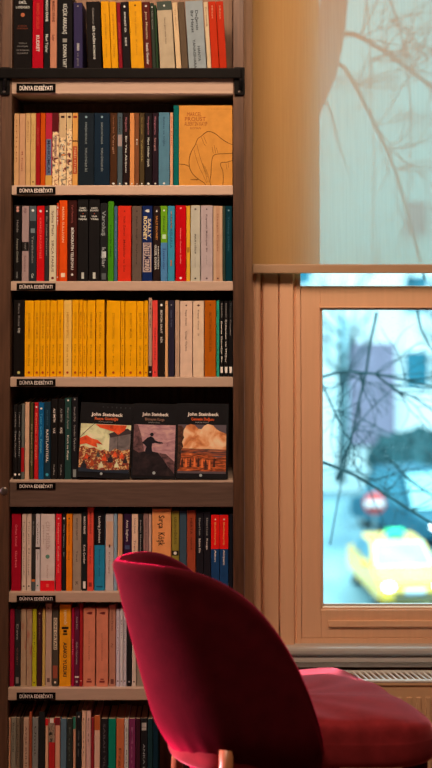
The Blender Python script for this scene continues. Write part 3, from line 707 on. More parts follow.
R8 = [
    (5.6, 10.2, 719, (160, 102, 72), 'pinkish tan', 'with grey title', [('t', 'Ferit', .1, .4, .35, (110, 70, 58))]),
    (10.5, 15.6, 718, (100, 84, 68), 'grey olive', 'with dark title', [('t', 'Bereketli', .06, .4, .3, (60, 48, 40))]),
    (15.8, 19.6, 718, (86, 66, 50), 'brown', 'with worn title', [('t', 'Topraklar', .06, .5, .3, (50, 38, 30))]),
    (19.8, 22.6, 718, (60, 42, 32), 'dark brown', 'thin beside pink book', []),
    (22.9, 28.6, 718, (142, 104, 82), 'dusty pink', 'with brown title', [('t', 'AYŞE KULİN', .1, .62, .3, (85, 55, 45))]),
    (28.9, 31.6, 712, (120, 50, 28), 'rust', 'thin and tall', []),
    (32, 38, 718, (96, 86, 78), 'grey', 'with dark title', [('t', 'Umut', .1, .45, .3, (55, 48, 44))]),
    (38.4, 44.6, 712, (26, 22, 20), 'black', 'tall with plain spine', []),
    (45, 48, 719, (170, 120, 90), 'cream', 'with red head', [('b', 0, .08, (160, 25, 25), 0), ('b', .4, 1, (120, 60, 45), .5)]),
    (48.3, 54.6, 719, (140, 26, 24), 'red', 'with white patterned head', [('b', 0, .05, (205, 180, 150), .2), ('b', .05, .28, blot([(40, 30, 28), (160, 120, 96), (40, 30, 28)], 90), 0), ('b', .65, .72, (170, 125, 100), .2)]),
    (54.9, 59.8, 718, (170, 108, 82), 'cream pink', 'with dark red head', [('b', 0, .09, (88, 20, 24), 0)]),
    (60.1, 66.2, 719, (66, 76, 82), 'slate blue', 'with plain spine', []),
    (66.6, 72.5, 719, (34, 32, 26), 'black', 'with green tint', [('t', 'Kuyu', .1, .5, .3, (62, 60, 50))]),
    (72.8, 75.6, 717, (150, 100, 74), 'tan', 'with green head', [('b', 0, .14, (35, 75, 58), 0)]),
    (75.9, 81, 712, (24, 20, 20), 'black', 'tall with emblem', [('d', .055, GREY, .2), ('t', 'Sis', .2, .5, .3, (70, 62, 58))]),
    (81.3, 85.6, 711, (168, 122, 96), 'cream pink', 'tall, first of pair', [('t', 'Kent', .08, .5, .26, (110, 75, 62))]),
    (85.9, 90.6, 711, (162, 116, 100), 'pinkish beige', 'tall, second of pair', [('t', 'Kır', .08, .4, .26, (110, 75, 62))]),
    (90.9, 93.8, 718, (108, 24, 26), 'maroon', 'thin with plain spine', []),
    (94.2, 99.8, 715.5, (168, 122, 98), 'beige', 'with rust head', [('b', 0, .17, (140, 62, 28), 0)]),
    (100.4, 107.8, 719, (26, 20, 20), 'black', 'with dull dotted title', [('t', 'SABAH YILDIZI', .06, .8, .3, (68, 54, 52))]),
    (108.2, 115.6, 719, (12, 84, 62), 'emerald green', 'with plain spine', []),
    (116, 124, 719, (150, 72, 40), 'rust orange', 'with brown title', [('t', 'Ezgi', .35, .6, .3, (95, 45, 26))]),
    (124.3, 128.4, 719, (150, 132, 118), 'grey beige', 'with fine dark title', [('t', 'Son Bahar', .1, .7, .26, (90, 76, 68))]),
    (128.8, 135.2, 719, (92, 30, 54), 'plum purple', 'with faint title', [('t', 'Mor', .1, .6, .3, (120, 60, 80))]),
    (135.5, 140.2, 719, (46, 16, 22), 'dark wine', 'with plain spine', []),
    (140.5, 147.3, 719, (25, 20, 20), 'black', 'with pale printed square', [('b', .05, .1, GREY, .15), ('b', .105, .14, GREY, .15), ('t', 'ANKA KUŞU', .3, .8, .3, (110, 100, 95))]),
    (147.6, 152.6, 719, (20, 34, 34), 'dark green', 'beside chair', []),
    (153, 158, 719, (14, 28, 34), 'blue black', 'half hidden by chair', []),
]
ROWS = [R1, R2, R3, R4, R5, R6, R7, R8]
BOT = [69.5, 185.3, 281.3, 377.3, 480.3, 592.3, 688.3, 790]
COUNTALL = [22, 25, 27, 31, 15, 30, 22, 28]
for r, row in enumerate(ROWS):
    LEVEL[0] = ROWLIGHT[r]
    zb = SHZ[r] if r < 7 else ROW8_Z
    n = len(row)
    for i, e in enumerate(row):
        x0, x1, yt, colour, cname, look, els = e[:7]
        tilt = e[7] if len(e) > 7 else 0
        if r >= 5:                       # lines up with the bookcase's inner side
            pass
        b = spine_book(x0, x1, yt, BOT[r], zb, colour, els, tilt)
        wpx = x1 - x0
        adj = 'slim ' if wpx < 5 else ('' if wpx < 9.5 else ('thick ' if wpx < 14 else 'wide '))
        if 'slim' in look or 'thin' in look or 'widest' in look: adj = ''
        if r in (4, 6, 7) or i < 16 or i + 1 <= n // 2 + 1:
            pos = ordinal(i + 1) + ' from labelled end' if i < 17 else ordinal(n - i) + ' from chair end'
            if r == 4: pos = ordinal(i + 1) + ' spine from labelled end'
        else:
            k = n - i + (1 if r == 1 else 0)
            pos = ordinal(k) + ' from window end'
        where = ROWNAME[r]
        tag(b, '%s%s book %s, %s, %s' % (adj, cname, look, where, pos), 'book', 'books standing on the ' + where)

LEVEL[0] = 1.0
# ------------------------------------------------------------------ books shown face out
def face_book(x0, x1, ytop, zb, colour, roll, lean, yfront, thick=0.018):
    """a paperback standing with its front cover to the room; returns Empty, cover mesh builder, w, h"""
    ymid = 0.5 * (ytop + 480)
    xa, xb = P(x0, ymid, yfront)[0], P(x1, ymid, yfront)[0]
    w = xb - xa
    h = (PZ(ytop, yfront) - zb) / math.cos(lean)
    t = empty('face_out_book', (0.5 * (xa + xb), yfront, zb + 0.0004))
    t.rotation_mode = 'XYZ'
    t.rotation_euler = (-lean, roll, 0)
    if roll:
        t.location.z += 0.5 * w * abs(math.sin(roll))
    t.location.z += thick * math.sin(lean)
    mb = MB()
    c = card(colour)
    e = 0.0009
    mb.box(-w / 2, w / 2, 0, e, 0, h, c)                     # front board
    mb.box(-w / 2, w / 2, thick - e, thick, 0, h, c)         # rear board
    mb.box(-w / 2, -w / 2 + e, e, thick - e, 0, h, c)        # spine on the left
    return t, mb, w, h, thick


def pages_of(t, w, h, th):
    pg = MB()
    pg.box(-w / 2 + .001, w / 2 - .0012, .001, th - .001, 0.0008, h - .0012, M_paper)
    pg.build('pages', t)


def poly(mb, pts, w, h, y, mat):
    """pts in cover fractions: u 0..1 from the spine, v 0..1 from the top"""
    mb.add([(-w / 2 + u * w, y, h * (1 - v)) for u, v in pts], [list(range(len(pts)))], mat)


def stroke(mb, pts, w, h, y, mat, th=0.001):
    """a drawn line of even width"""
    q = [Vector((-w / 2 + u * w, h * (1 - v))) for u, v in pts]
    # smooth by Catmull-Rom
    s = []
    for i in range(len(q) - 1):
        p0, p1, p2, p3 = q[max(0, i - 1)], q[i], q[i + 1], q[min(len(q) - 1, i + 2)]
        for k in range(6):
            t = k / 6
            s.append(0.5 * ((2 * p1) + (p2 - p0) * t + (2 * p0 - 5 * p1 + 4 * p2 - p3) * t * t + (3 * p1 - p0 - 3 * p2 + p3) * t ** 3))
    s.append(q[-1])
    vs, fs = [], []
    for i, p in enumerate(s):
        d = (s[min(i + 1, len(s) - 1)] - s[max(0, i - 1)])
        d = d.normalized() if d.length > 1e-9 else Vector((1, 0))
        nrm = Vector((-d.y, d.x)) * th * 0.5
        vs += [(p.x + nrm.x, y, p.y + nrm.y), (p.x - nrm.x, y, p.y - nrm.y)]
    for i in range(len(s) - 1):
        fs.append((2 * i, 2 * i + 1, 2 * i + 3, 2 * i + 2))
    mb.add(vs, fs, mat)


def cover_text(mb, s, u0, u1, v, hh, c, w, h, y, bold=0.0):
    put_text(mb, s, ink(c), lambda a, b: (-w / 2 + u0 * w + a, y, h * (1 - v) + b), (u1 - u0) * w, hh * h, bold)


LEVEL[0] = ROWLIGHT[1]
# orange book with the line drawing, end of the second row
t, mb, w, h, th = face_book(178.9, 232.4, 105.6, SHZ[1], (218, 134, 56), 0, 0, -0.006)
mb.box(-w / 2, w / 2, -.0003, 0, 0, h, card((218, 134, 56)))
K = ink((40, 20, 12)); K2 = ink((120, 62, 24))
y1 = -.0005
cover_text(mb, 'MARCEL', .15, .42, .135, .05, (150, 62, 30), w, h, y1)
cover_text(mb, 'PROUST', .11, .50, .195, .05, (150, 62, 30), w, h, y1)
cover_text(mb, 'ALBERTİN KAYIP', .10, .53, .255, .05, (140, 66, 34), w, h, y1)
cover_text(mb, 'ROMAN', .21, .41, .30, .03, (150, 80, 40), w, h, y1)
stroke(mb, [(.6, .045), (.98, .045)], w, h, y1, K2, .0006)
stroke(mb, [(1.0, .49), (.92, .47), (.80, .42), (.68, .355), (.56, .325), (.49, .345), (.42, .385), (.35, .42), (.30, .50), (.23, .58), (.19, .68), (.20, .78), (.26, .86), (.36, .92), (.46, .965), (.50, 1.0)], w, h, y1, K, .0014)
stroke(mb, [(0.0, .735), (.10, .74), (.19, .765)], w, h, y1, K, .0013)
stroke(mb, [(1.0, .60), (.86, .605), (.72, .61), (.64, .635), (.61, .72), (.60, .85), (.58, .95), (.60, 1.0)], w, h, y1, K, .0014)
stroke(mb, [(1.0, .69), (.90, .71), (.80, .715), (.78, .75), (.82, .82), (.83, .92), (.82, 1.0)], w, h, y1, K, .0014)
for q in ([(.33, .48), (.40, .66), (.50, .86), (.53, .96)], [(.28, .56), (.36, .74), (.47, .90), (.52, .97)], [(.42, .40), (.46, .47), (.50, .51)], [(.46, .385), (.50, .45), (.52, .48)],
          [(.62, .52), (.64, .60)], [(.66, .50), (.69, .60)], [(.70, .53), (.73, .60)], [(.48, .76), (.55, .88), (.56, .96)], [(.44, .72), (.54, .90)], [(.88, .73), (.90, .80)], [(.92, .72), (.93, .78)]):
    stroke(mb, q, w, h, y1, K, .0007)
cover_text(mb, 'roman', .22, .36, .935, .02, (40, 20, 12), w, h, y1, .02)
mb.build('cover', t, fix=False); pages_of(t, w, h, th)
tag(t, 'orange book shown face out with black line drawing, second shelf, beside teal spine', 'book', 'books shown face out')

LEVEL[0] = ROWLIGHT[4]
ART_CROWD = blot([(30, 22, 22), (80, 45, 35), (165, 55, 28), (60, 40, 36), (200, 125, 65), (190, 160, 115), (70, 55, 48)], 120)
ART_SKY = blot([(170, 150, 105), (200, 185, 130), (215, 190, 140)], 40)
ART_FLAG = blot([(150, 40, 20), (200, 62, 28), (215, 80, 40)], 45)
ART_HOUSE = blot([(75, 60, 55), (105, 85, 78), (120, 100, 90)], 40)
ART_DUSK = blot([(135, 85, 85), (165, 110, 105), (185, 130, 115)], 42, (1, 1, 2.4))
ART_ROCK = blot([(22, 17, 18), (35, 24, 24), (50, 32, 30)], 40)
ART_SLOPE = blot([(45, 30, 30), (90, 55, 52), (120, 75, 70)], 60)
ART_CLOUD = blot([(150, 70, 38), (195, 110, 62), (215, 150, 105), (222, 168, 128)], 28)
ART_FIELD = blot([(50, 26, 20), (110, 48, 26), (175, 75, 35), (205, 105, 55)], 70, (.6, 1, 2.6))
ART_TREE = blot([(38, 24, 20), (66, 38, 28), (90, 50, 34)], 90)
ART_BAND = blot([(45, 28, 26), (150, 70, 40), (60, 40, 40), (180, 95, 55)], 30, (.35, 1, 4))
DK = (27, 22, 21)
ls = math.radians(7)
specs = [(76.6, 129.8, 406.0, math.radians(2.6), 'painted crowd with red flags, labelled end of trio'),
         (130.6, 174.8, 406.0, math.radians(1.6), 'dark climbing figure picture, middle of trio'),
         (175.3, 228.0, 405.6, math.radians(0.9), 'orange clouds picture, window end of trio')]
for i, (x0, x1, yt, roll, desc) in enumerate(specs):
    if i == 1:
        x1 = 175.2
    t, mb, w, h, th = face_book(x0 + .3, x1 - .3, yt, SHZ[4], DK, roll, ls, -0.0125 - 0.0004 * i)
    y1, y2, y3, y4, y5 = -.0003, -.0006, -.0009, -.0012, -.0015
    cover_text(mb, 'John Steinbeck', .21, .81, .175 if i == 0 else .165, .042, (215, 200, 185), w, h, y1, .02)
    title, tc = [('Rusya Günlüğü', (205, 85, 45)), ('Bitmeyen Kavga', (130, 85, 65)), ('Cennetin Doğusu', (205, 75, 30))][i]
    cover_text(mb, title, .28, .72, .228, .036, tc, w, h, y1, .015)
    cover_text(mb, 'ROMAN DİZİSİ', .36, .62, .262, .014, (140, 120, 108), w, h, y1)
    if i == 0:
        for k in range(7):
            u = .42 + k * .085
            cover_text(mb, 'MODERN'[k % 6], u, u + .02, .065, .02, (70, 60, 55), w, h, y1)
        poly(mb, [(.02, .285), (.98, .285), (.98, .925), (.02, .925)], w, h, y1, ART_SKY)
        poly(mb, [(.58, .42), (.98, .35), (.98, .86), (.58, .86)], w, h, y2, ART_HOUSE)
        poly(mb, [(.56, .41), (.74, .36), (.92, .33), (.98, .36), (.98, .40), (.60, .46)], w, h, y3, ink((60, 45, 42)))
        poly(mb, [(.02, .60), (.10, .58), (.2, .61), (.3, .60), (.42, .64), (.5, .62), (.6, .65), (.7, .60), (.82, .63), (.98, .60), (.98, .90), (.02, .90)], w, h, y3, ART_CROWD)
        poly(mb, [(.30, .29), (.90, .29), (.86, .36), (.74, .42), (.66, .38), (.5, .35), (.38, .33)], w, h, y4, ART_FLAG)
        poly(mb, [(.02, .48), (.14, .44), (.24, .48), (.36, .50), (.46, .56), (.34, .54), (.36, .60), (.26, .58), (.14, .55), (.02, .57)], w, h, y4, ART_FLAG)
        stroke(mb, [(.02, .47), (.16, .36), (.28, .285)], w, h, y5, ink((50, 35, 30)), .0012)
        stroke(mb, [(.74, .40), (.745, .66)], w, h, y5, ink((50, 35, 30)), .0012)
        for u, v, q, m_ in ((.5, .70, .8, ART_FLAG), (.70, .655, .7, ART_FLAG), (.83, .67, .7, ART_FLAG), (.16, .70, .6, ART_FLAG), (.62, .71, .9, ink((48, 34, 34))), (.38, .67, .6, ink((70, 60, 52))), (.90, .73, .7, ink((48, 34, 34))), (.12, .80, 1.0, ink((40, 32, 32))), (.45, .80, .7, ink((190, 165, 125))), (.74, .79, .7, ink((200, 175, 130))), (.27, .78, .7, ink((160, 60, 30)))):
            # small figures of the crowd: shoulders and a head
            poly(mb, [(u - .06 * q, v + .09 * q), (u - .05 * q, v + .03 * q), (u - .02 * q, v + .01 * q), (u - .022 * q, v - .02 * q), (u + .02 * q, v - .022 * q), (u + .02 * q, v + .01 * q), (u + .05 * q, v + .03 * q), (u + .06 * q, v + .09 * q)], w, h, y5, m_)
        poly(mb, [(.02, .87), (.2, .885), (.5, .895), (.98, .875), (.98, .925), (.02, .925)], w, h, y5 - .0002, ink((40, 40, 45)))
    elif i == 1:
        poly(mb, [(.03, .285), (.98, .285), (.98, .86), (.03, .86)], w, h, y1, ART_DUSK)
        poly(mb, [(.03, .285), (.12, .29), (.20, .42), (.28, .62), (.28, .93), (.03, .93)], w, h, y2, ART_SLOPE)
        poly(mb, [(.03, .62), (.16, .66), (.30, .64), (.45, .64), (.60, .655), (.72, .74), (.84, .84), (.97, .90), (.97, .96), (.03, .96)], w, h, y3, ART_ROCK)
        poly(mb, [(.62, .66), (.78, .67), (.92, .74), (.98, .77), (.98, .93), (.86, .85), (.74, .76)], w, h, y3 - .0001, ART_SLOPE)
        # the figure: head, bent back, outstretched arm, kneeling legs
        fig = ink((32, 25, 27))
        disc(mb, -w / 2 + .445 * w, h * (1 - .415), .042 * w, y4, fig, 12)
        poly(mb, [(.42, .44), (.48, .455), (.52, .49), (.60, .51), (.69, .515), (.71, .53), (.62, .535), (.52, .525), (.46, .535), (.45, .58), (.46, .63), (.50, .66), (.34, .68), (.30, .63), (.33, .58), (.28, .55), (.23, .53), (.27, .50), (.34, .46)], w, h, y4, fig)
        disc(mb, -w / 2 + .52 * w, h * (1 - .925), .035 * w, y4, ink((150, 140, 130)), 12)
    else:
        poly(mb, [(.03, .285), (.96, .285), (.96, .93), (.03, .93)], w, h, y1, ink((85, 66, 66)))
        poly(mb, [(.14, .36), (.19, .30), (.27, .28), (.35, .29), (.42, .34), (.48, .345), (.53, .30), (.60, .275), (.70, .29), (.77, .34), (.84, .37), (.96, .40), (.96, .62), (.10, .62), (.12, .48)], w, h, y2, ART_CLOUD)
        poly(mb, [(.10, .60), (.96, .61), (.96, .70), (.10, .69)], w, h, y3, ART_BAND)
        poly(mb, [(.03, .68), (.3, .66), (.6, .68), (.8, .72), (.96, .70), (.96, .90), (.03, .90)], w, h, y3 - .0001, ART_FIELD)
        poly(mb, [(.03, .30), (.10, .30), (.14, .34), (.12, .40), (.15, .46), (.11, .52), (.14, .58), (.09, .63), (.10, .72), (.07, .86), (.03, .90)], w, h, y4, ART_TREE)
        for k in range(9):
            u = .10 + .075 * k + rnd.uniform(-.01, .01)
            v = .86 + rnd.uniform(-.02, .02)
            poly(mb, [(u, v), (u + .012, v - .10), (u + .03, v - .13), (u + .045, v - .09), (u + .05, v)], w, h, y4, ink((205, 95, 48)) if k % 2 else ink((62, 34, 28)))
        disc(mb, -w / 2 + .48 * w, h * (1 - .955), .028 * w, y4, ink((150, 140, 130)), 12)
    if i == 0:
        disc(mb, -w / 2 + .46 * w, h * (1 - .945), .026 * w, -.0019, ink((150, 140, 130)), 12)
    mb.build('cover', t, fix=False); pages_of(t, w, h, th)
    tag(t, 'dark book face out, ' + desc + ', fifth shelf', 'book', 'books shown face out')

LEVEL[0] = 1.0
# ------------------------------------------------------------------ room shell
WY = 0.31
WT = 0.30
RX0, RX1, RY0, RZ = -2.4, 2.6, -5.4, 2.95
yS = 0.30                                    # sash face
OX0, OX1 = PX(296, WY), PX(547, WY)          # opening in the wall
OZ0, OZ1 = PZ(652, WY), 2.42
mb = MB()
mb.box(RX0, OX0, WY, WY + WT, -.001, RZ, M_wall)
mb.box(OX1, RX1, WY, WY + WT, -.001, RZ, M_wall)
mb.box(OX0, OX1, WY, WY + WT, -.001, OZ0, M_wall)
mb.box(OX0, OX1, WY, WY + WT, OZ1, RZ, M_wall)
tag(mb.build('wall_back'), kind='structure')
for n, bx in (('wall_left', (RX0 - .1, RX0, RY0 - .1, WY + WT, 0, RZ)), ('wall_right', (RX1, RX1 + .1, RY0 - .1, WY + WT, 0, RZ)), ('wall_front', (RX0, RX1, RY0 - .1, RY0, 0, RZ))):
    mb = MB(); mb.box(*bx, M_wall); tag(mb.build(n), kind='structure')
mb = MB(); mb.box(RX0 - .1, RX1 + .1, RY0 - .1, WY + WT, -.1, 0, M_floor); tag(mb.build('floor'), kind='structure')
mb = MB(); mb.box(RX0 - .1, RX1 + .1, RY0 - .1, WY + WT, RZ, RZ + .1, M_ceiling); tag(mb.build('ceiling'), kind='structure')
mb = MB(); mb.box(PX(243.0, .282), PX(254.6, .282), .282, WY, 0, RZ, M_strip, .002); tag(mb.build('trim_1'), kind='structure')

# ------------------------------------------------------------------ window casing, sash, glass, sill
sillz = PZ(645.5, .28)


def xs(p, y=.285): return PX(p, y, 450)


# moulded casing: bead, groove, two flat fields
prof = [(253.8, WY), (253.8, .281), (255.2, .277), (257.6, .276), (259.6, .279), (260.6, .284), (262.0, .302), (263.0, .288), (264.2, .284), (278.2, .284), (279.0, .297), (279.8, .285), (281.0, .283), (293.2, .283), (294.2, .296), (295.4, .300), (296.6, .296), (296.6, WY)]
mb = MB()
pl = [(xs(p), y) for p, y in prof]
mb.prism_z(pl, sillz, 2.55, M_casing)
c1 = mb.build('trim_2'); tag(c1, kind='structure')
xm = 0.5 * (xs(296.6) + xs(547))
mb = MB()
mb.prism_z([(2 * xm - x, y) for x, y in pl][::-1], sillz, 2.55, M_casing)
tag(mb.build('trim_3'), kind='structure')
mb = MB(); mb.box(xs(296.6), 2 * xm - xs(296.6), .284, WY, 2.42, 2.55, M_casing, .003); tag(mb.build('trim_4'), kind='structure')

win = empty('window_1', (xm, WY, sillz)); tag(win, kind='structure')


def wadd(mb, n):
    o = inv(mb.build(n, win)); return o


GY = .335                                        # glass plane
xl, xr = xs(296.6), 2 * xm - xs(296.6)
# fixed frame
zf0, zf1 = PZ(645.5, .3), 2.42
mb = MB()
fx = xs(301.2)
mb.box(xl, fx, .296, GY + .05, zf0, zf1, M_casing, .002)
mb.box(2 * xm - fx, xr, .296, GY + .05, zf0, zf1, M_casing, .002)
mb.box(fx, 2 * xm - fx, .298, GY + .05, zf0, PZ(638.2, .3), M_casing, .0015)      # lower frame rail
wadd(mb, 'frame')
# lower sash
sx0, sx1 = xs(301.6), 2 * xm - xs(301.6)
gx0, gx1 = PX(322.2, .315, 450), 2 * xm - PX(322.2, .315, 450)
zt, zb = PZ(286.0, .3), PZ(638.0, .3)
gz1, gz0 = PZ(310.0, .315), PZ(606.5, .315)
mb = MB()
mb.box(sx0, gx0 - .006, yS, GY + .02, zb, zt, M_casing, .002)
mb.box(gx1 + .006, sx1, yS, GY + .02, zb, zt, M_casing, .002)
mb.box(gx0 - .006, gx1 + .006, yS + .0004, GY + .02, gz1 + .006, zt, M_casing, .002)
mb.box(gx0 - .006, gx1 + .006, yS + .0004, GY + .02, zb, gz0 - .006, M_casing, .002)
# glazing bead: a sunk step round the pane
mb.box(gx0 - .006, gx0, yS + .006, GY + .02, gz0 - .006, gz1 + .006, M_casing, .001)
mb.box(gx1, gx1 + .006, yS + .006, GY + .02, gz0 - .006, gz1 + .006, M_casing, .001)
mb.box(gx0, gx1, yS + .006, GY + .02, gz1, gz1 + .006, M_casing, .001)
mb.box(gx0, gx1, yS + .006, GY + .02, gz0 - .006, gz0, M_casing, .001)
# raised bead just outside that step
bx0, bx1, bz0, bz1 = gx0 - .010, gx1 + .010, gz0 - .010, gz1 + .010
mb.box(bx0, bx0 + .0035, yS - .004, yS + .001, bz0, bz1, M_casing, .0012)
mb.box(bx1 - .0035, bx1, yS - .004, yS + .001, bz0, bz1, M_casing, .0012)
mb.box(bx0, bx1, yS - .004, yS + .001, bz1 - .0035, bz1, M_casing, .0012)
# drip bar on the lower rail
q0, q1 = PZ(626.5, yS), PZ(620.2, yS)
mb.box(PX(328, yS, 623), 2 * xm - PX(328, yS, 623), yS - .007, yS + .002, q0, q1, M_casing, .002)
wadd(mb, 'sash')
# upper light
ux0, ux1 = PX(319.5, .315, 200), 2 * xm - PX(319.5, .315, 200)
zr = PZ(266.5, .3)
mb = MB()
mb.box(fx, ux0, yS + .004, GY + .02, zr, 2.419, M_casing, .002)
mb.box(ux1, 2 * xm - fx, yS + .004, GY + .02, zr, 2.419, M_casing, .002)
mb.box(ux0, ux1, yS + .004, GY + .02, PZ(271.5, .3), zr + .002, M_casing, .002)
wadd(mb, 'upper_sash')


def glass_mat():
    m = bpy.data.materials.new('window_glass'); m.use_nodes = True
    nt = m.node_tree; N = nt.nodes; N.clear()
    out = N.new('ShaderNodeOutputMaterial')
    tr = N.new('ShaderNodeBsdfTransparent'); tr.inputs['Color'].default_value = (.95, .99, 1.0, 1)
    gl = N.new('ShaderNodeBsdfGlossy'); gl.inputs['Roughness'].default_value = 0.02
    df = N.new('ShaderNodeBsdfTranslucent'); df.inputs['Color'].default_value = (.85, .95, .97, 1)
    fr = N.new('ShaderNodeFresnel'); fr.inputs['IOR'].default_value = 1.35
    m1 = N.new('ShaderNodeMixShader'); m2 = N.new('ShaderNodeMixShader')
    # dried rain specks
    tc = N.new('ShaderNodeTexCoord')
    vo = N.new('ShaderNodeTexNoise'); vo.inputs['Scale'].default_value = 170; vo.inputs['Detail'].default_value = 2
    big = N.new('ShaderNodeTexNoise'); big.inputs['Scale'].default_value = 9
    rp = N.new('ShaderNodeValToRGB')
    rp.color_ramp.elements[0].position = .56; rp.color_ramp.elements[0].color = (0, 0, 0, 1)
    rp.color_ramp.elements[1].position = .72; rp.color_ramp.elements[1].color = (.22, .22, .22, 1)
    mu = N.new('ShaderNodeMath'); mu.operation = 'MULTIPLY'
    L = nt.links.new
    L(tc.outputs['Object'], vo.inputs['Vector']); L(tc.outputs['Object'], big.inputs['Vector'])
    L(vo.outputs['Fac'], rp.inputs['Fac'])
    L(rp.outputs['Color'], mu.inputs[0]); L(big.outputs['Fac'], mu.inputs[1])
    L(fr.outputs['Fac'], m1.inputs['Fac']); L(tr.outputs['BSDF'], m1.inputs[1]); L(gl.outputs['BSDF'], m1.inputs[2])
    L(mu.outputs[0], m2.inputs['Fac']); L(m1.outputs['Shader'], m2.inputs[1]); L(df.outputs['BSDF'], m2.inputs[2])
    L(m2.outputs['Shader'], out.inputs['Surface'])
    return m


M_glass = glass_mat()
mb = MB()
mb.add([(gx0 - .004, GY, gz0 - .004), (gx1 + .004, GY, gz0 - .004), (gx1 + .004, GY, gz1 + .004), (gx0 - .004, GY, gz1 + .004)], [(0, 1, 2, 3)], M_glass)
wadd(mb, 'glass_pane')
mb = MB()
mb.add([(fx, GY + .002, zt), (2 * xm - fx, GY + .002, zt), (2 * xm - fx, GY + .002, zf1), (fx, GY + .002, zf1)], [(0, 1, 2, 3)], M_glass)
wadd(mb, 'glass_pane')
mb = MB()    # grey putty line at the foot of the pane
mb.box(gx0, gx1, GY - .012, GY - .001, gz0, gz0 + .006, M_sill, .001)
mb.box(gx0, gx0 + .003, GY - .012, GY - .001, gz0, gz1, M_sill, .001)
wadd(mb, 'glazing_putty')
# sill: rounded nose over a hollow and a lower fillet
z0 = sillz
pr = [(WY, z0 + .002), (.262, z0 + .001), (.256, z0 - .002), (.2535, z0 - .008), (.254, z0 - .016), (.258, z0 - .022), (.266, PZ(653.5, .26)), (.270, PZ(655, .26)), (.268, PZ(657, .26)), (.262, PZ(658.5, .26)), (.261, PZ(662, .26)), (.268, PZ(664, .26)), (.272, PZ(668.2, .26)), (WY, PZ(668.2, .26))]
mb = MB(); mb.prism_x(pr, xs(236), 2 * xm - xs(236), M_sill); wadd(mb, 'sill')

# ------------------------------------------------------------------ roller blind
def blind_mat():
    m = bpy.data.materials.new('screen_fabric'); m.use_nodes = True
    nt = m.node_tree; N = nt.nodes; N.clear(); L = nt.links.new
    out = N.new('ShaderNodeOutputMaterial')
    tr = N.new('ShaderNodeBsdfTransparent'); tr.inputs['Color'].default_value = (.32, 1, 1, 1)
    df = N.new('ShaderNodeBsdfDiffuse'); tl = N.new('ShaderNodeBsdfTranslucent')
    tc = N.new('ShaderNodeTexCoord')
    mp = N.new('ShaderNodeMapping'); mp.inputs['Scale'].default_value = (240, 1, 6)
    nz = N.new('ShaderNodeTexNoise'); nz.inputs['Scale'].default_value = 1; nz.inputs['Detail'].default_value = 3
    rp = N.new('ShaderNodeValToRGB')
    rp.color_ramp.elements[0].position = .3; rp.color_ramp.elements[0].color = (.66, .36, .14, 1)
    rp.color_ramp.elements[1].position = .7; rp.color_ramp.elements[1].color = (.71, .41, .17, 1)
    L(tc.outputs['Object'], mp.inputs['Vector']); L(mp.outputs['Vector'], nz.inputs['Vector']); L(nz.outputs['Fac'], rp.inputs['Fac'])
    L(rp.outputs['Color'], df.inputs['Color'])
    tl.inputs['Color'].default_value = (.17, .52, .50, 1)
    a = N.new('ShaderNodeMixShader'); a.inputs['Fac'].default_value = .33
    b = N.new('ShaderNodeMixShader'); b.inputs['Fac'].default_value = BLIND_OPEN
    L(df.outputs['BSDF'], a.inputs[1]); L(tl.outputs['BSDF'], a.inputs[2])
    L(a.outputs['Shader'], b.inputs[1]); L(tr.outputs['BSDF'], b.inputs[2])
    L(b.outputs['Shader'], out.inputs['Surface'])
    return m


BLIND_OPEN = .125
M_blind = blind_mat()
M_hem = solid('blind_hem_bar', (0.44, 0.30, 0.19), .5, .06, 10, (1, 10, 10))
BY = 0.245
bx0, bx1 = PX(252.8, BY, 260), 2 * xm - PX(252.8, BY, 260)
hz1, hz0 = PZ(264.3, BY), PZ(273.3, BY)
ROLL_Z = 2.52
bl = empty('roller_blind', (0.5 * (bx0 + bx1), BY, hz0))
tag(bl, 'translucent beige roller blind half drawn over the window', 'blind')
mb = MB()
vs, fs = [], []
n = 24
for i in range(n + 1):
    x = bx0 + (bx1 - bx0) * i / n
    yw = 0.0003 * math.sin(i * 1.7)
    vs += [(x, BY + yw, hz1 - .004), (x, BY + yw * .3, ROLL_Z)]
for i in range(n):
    fs.append((2 * i, 2 * i + 2, 2 * i + 3, 2 * i + 1))
mb.add(vs, fs, M_blind, True); inv(mb.build('fabric', bl))
mb = MB(); mb.box(bx0 - .001, bx1 + .001, BY - .007, BY + .007, hz0, hz1, M_hem, .003); inv(mb.build('hem_bar', bl))
mb = MB(); mb.tube([(bx0 - .01, BY + .024, ROLL_Z), (bx1 + .01, BY + .024, ROLL_Z)], .024, M_hem, 20); inv(mb.build('roll', bl))

# ------------------------------------------------------------------ radiator under the sill
ry0, ry1 = .165, .268
rt = PZ(680.3, ry0)
rx0, rx1 = PX(286, ry0, 680), 2 * xm - PX(286, ry0, 680) + .1
rad = empty('radiator', (0.5 * (rx0 + rx1), .215, 0))
tag(rad, 'low cream panel radiator with white top grille under the window sill', 'radiator')
mb = MB()
rb = 0.06
mb.box(rx0, rx1, ry0 + .004, ry0 + .012, rb, rt - .004, M_rad, .003)
mb.box(rx0, rx1, ry0, ry0 + .010, PZ(686, ry0), rt - .006, M_rad, .003)
pitch = .0262
k = 0
x = rx0 + .02
zc = PZ(697.5, ry0)
while x < rx1 - .03:
    # pressed vertical channel between two waterway ribs
    mb.box(x, x + pitch * .52, ry0 - .0015, ry0 + .007, rb + .02, zc, M_rad, .0024)
    x += pitch
inv(mb.build('front_panel', rad))
mb = MB(); mb.box(rx0, rx1, ry1 - .012, ry1, rb, rt - .004, M_rad, .003); inv(mb.build('rear_panel', rad))
mb = MB()
for xx in (rx0, rx1 - .004): mb.box(xx, xx + .004, ry0 + .004, ry1 - .004, rb + .01, rt - .002, M_radwhite, .001)
inv(mb.build('side_panel', rad))
mb = MB()
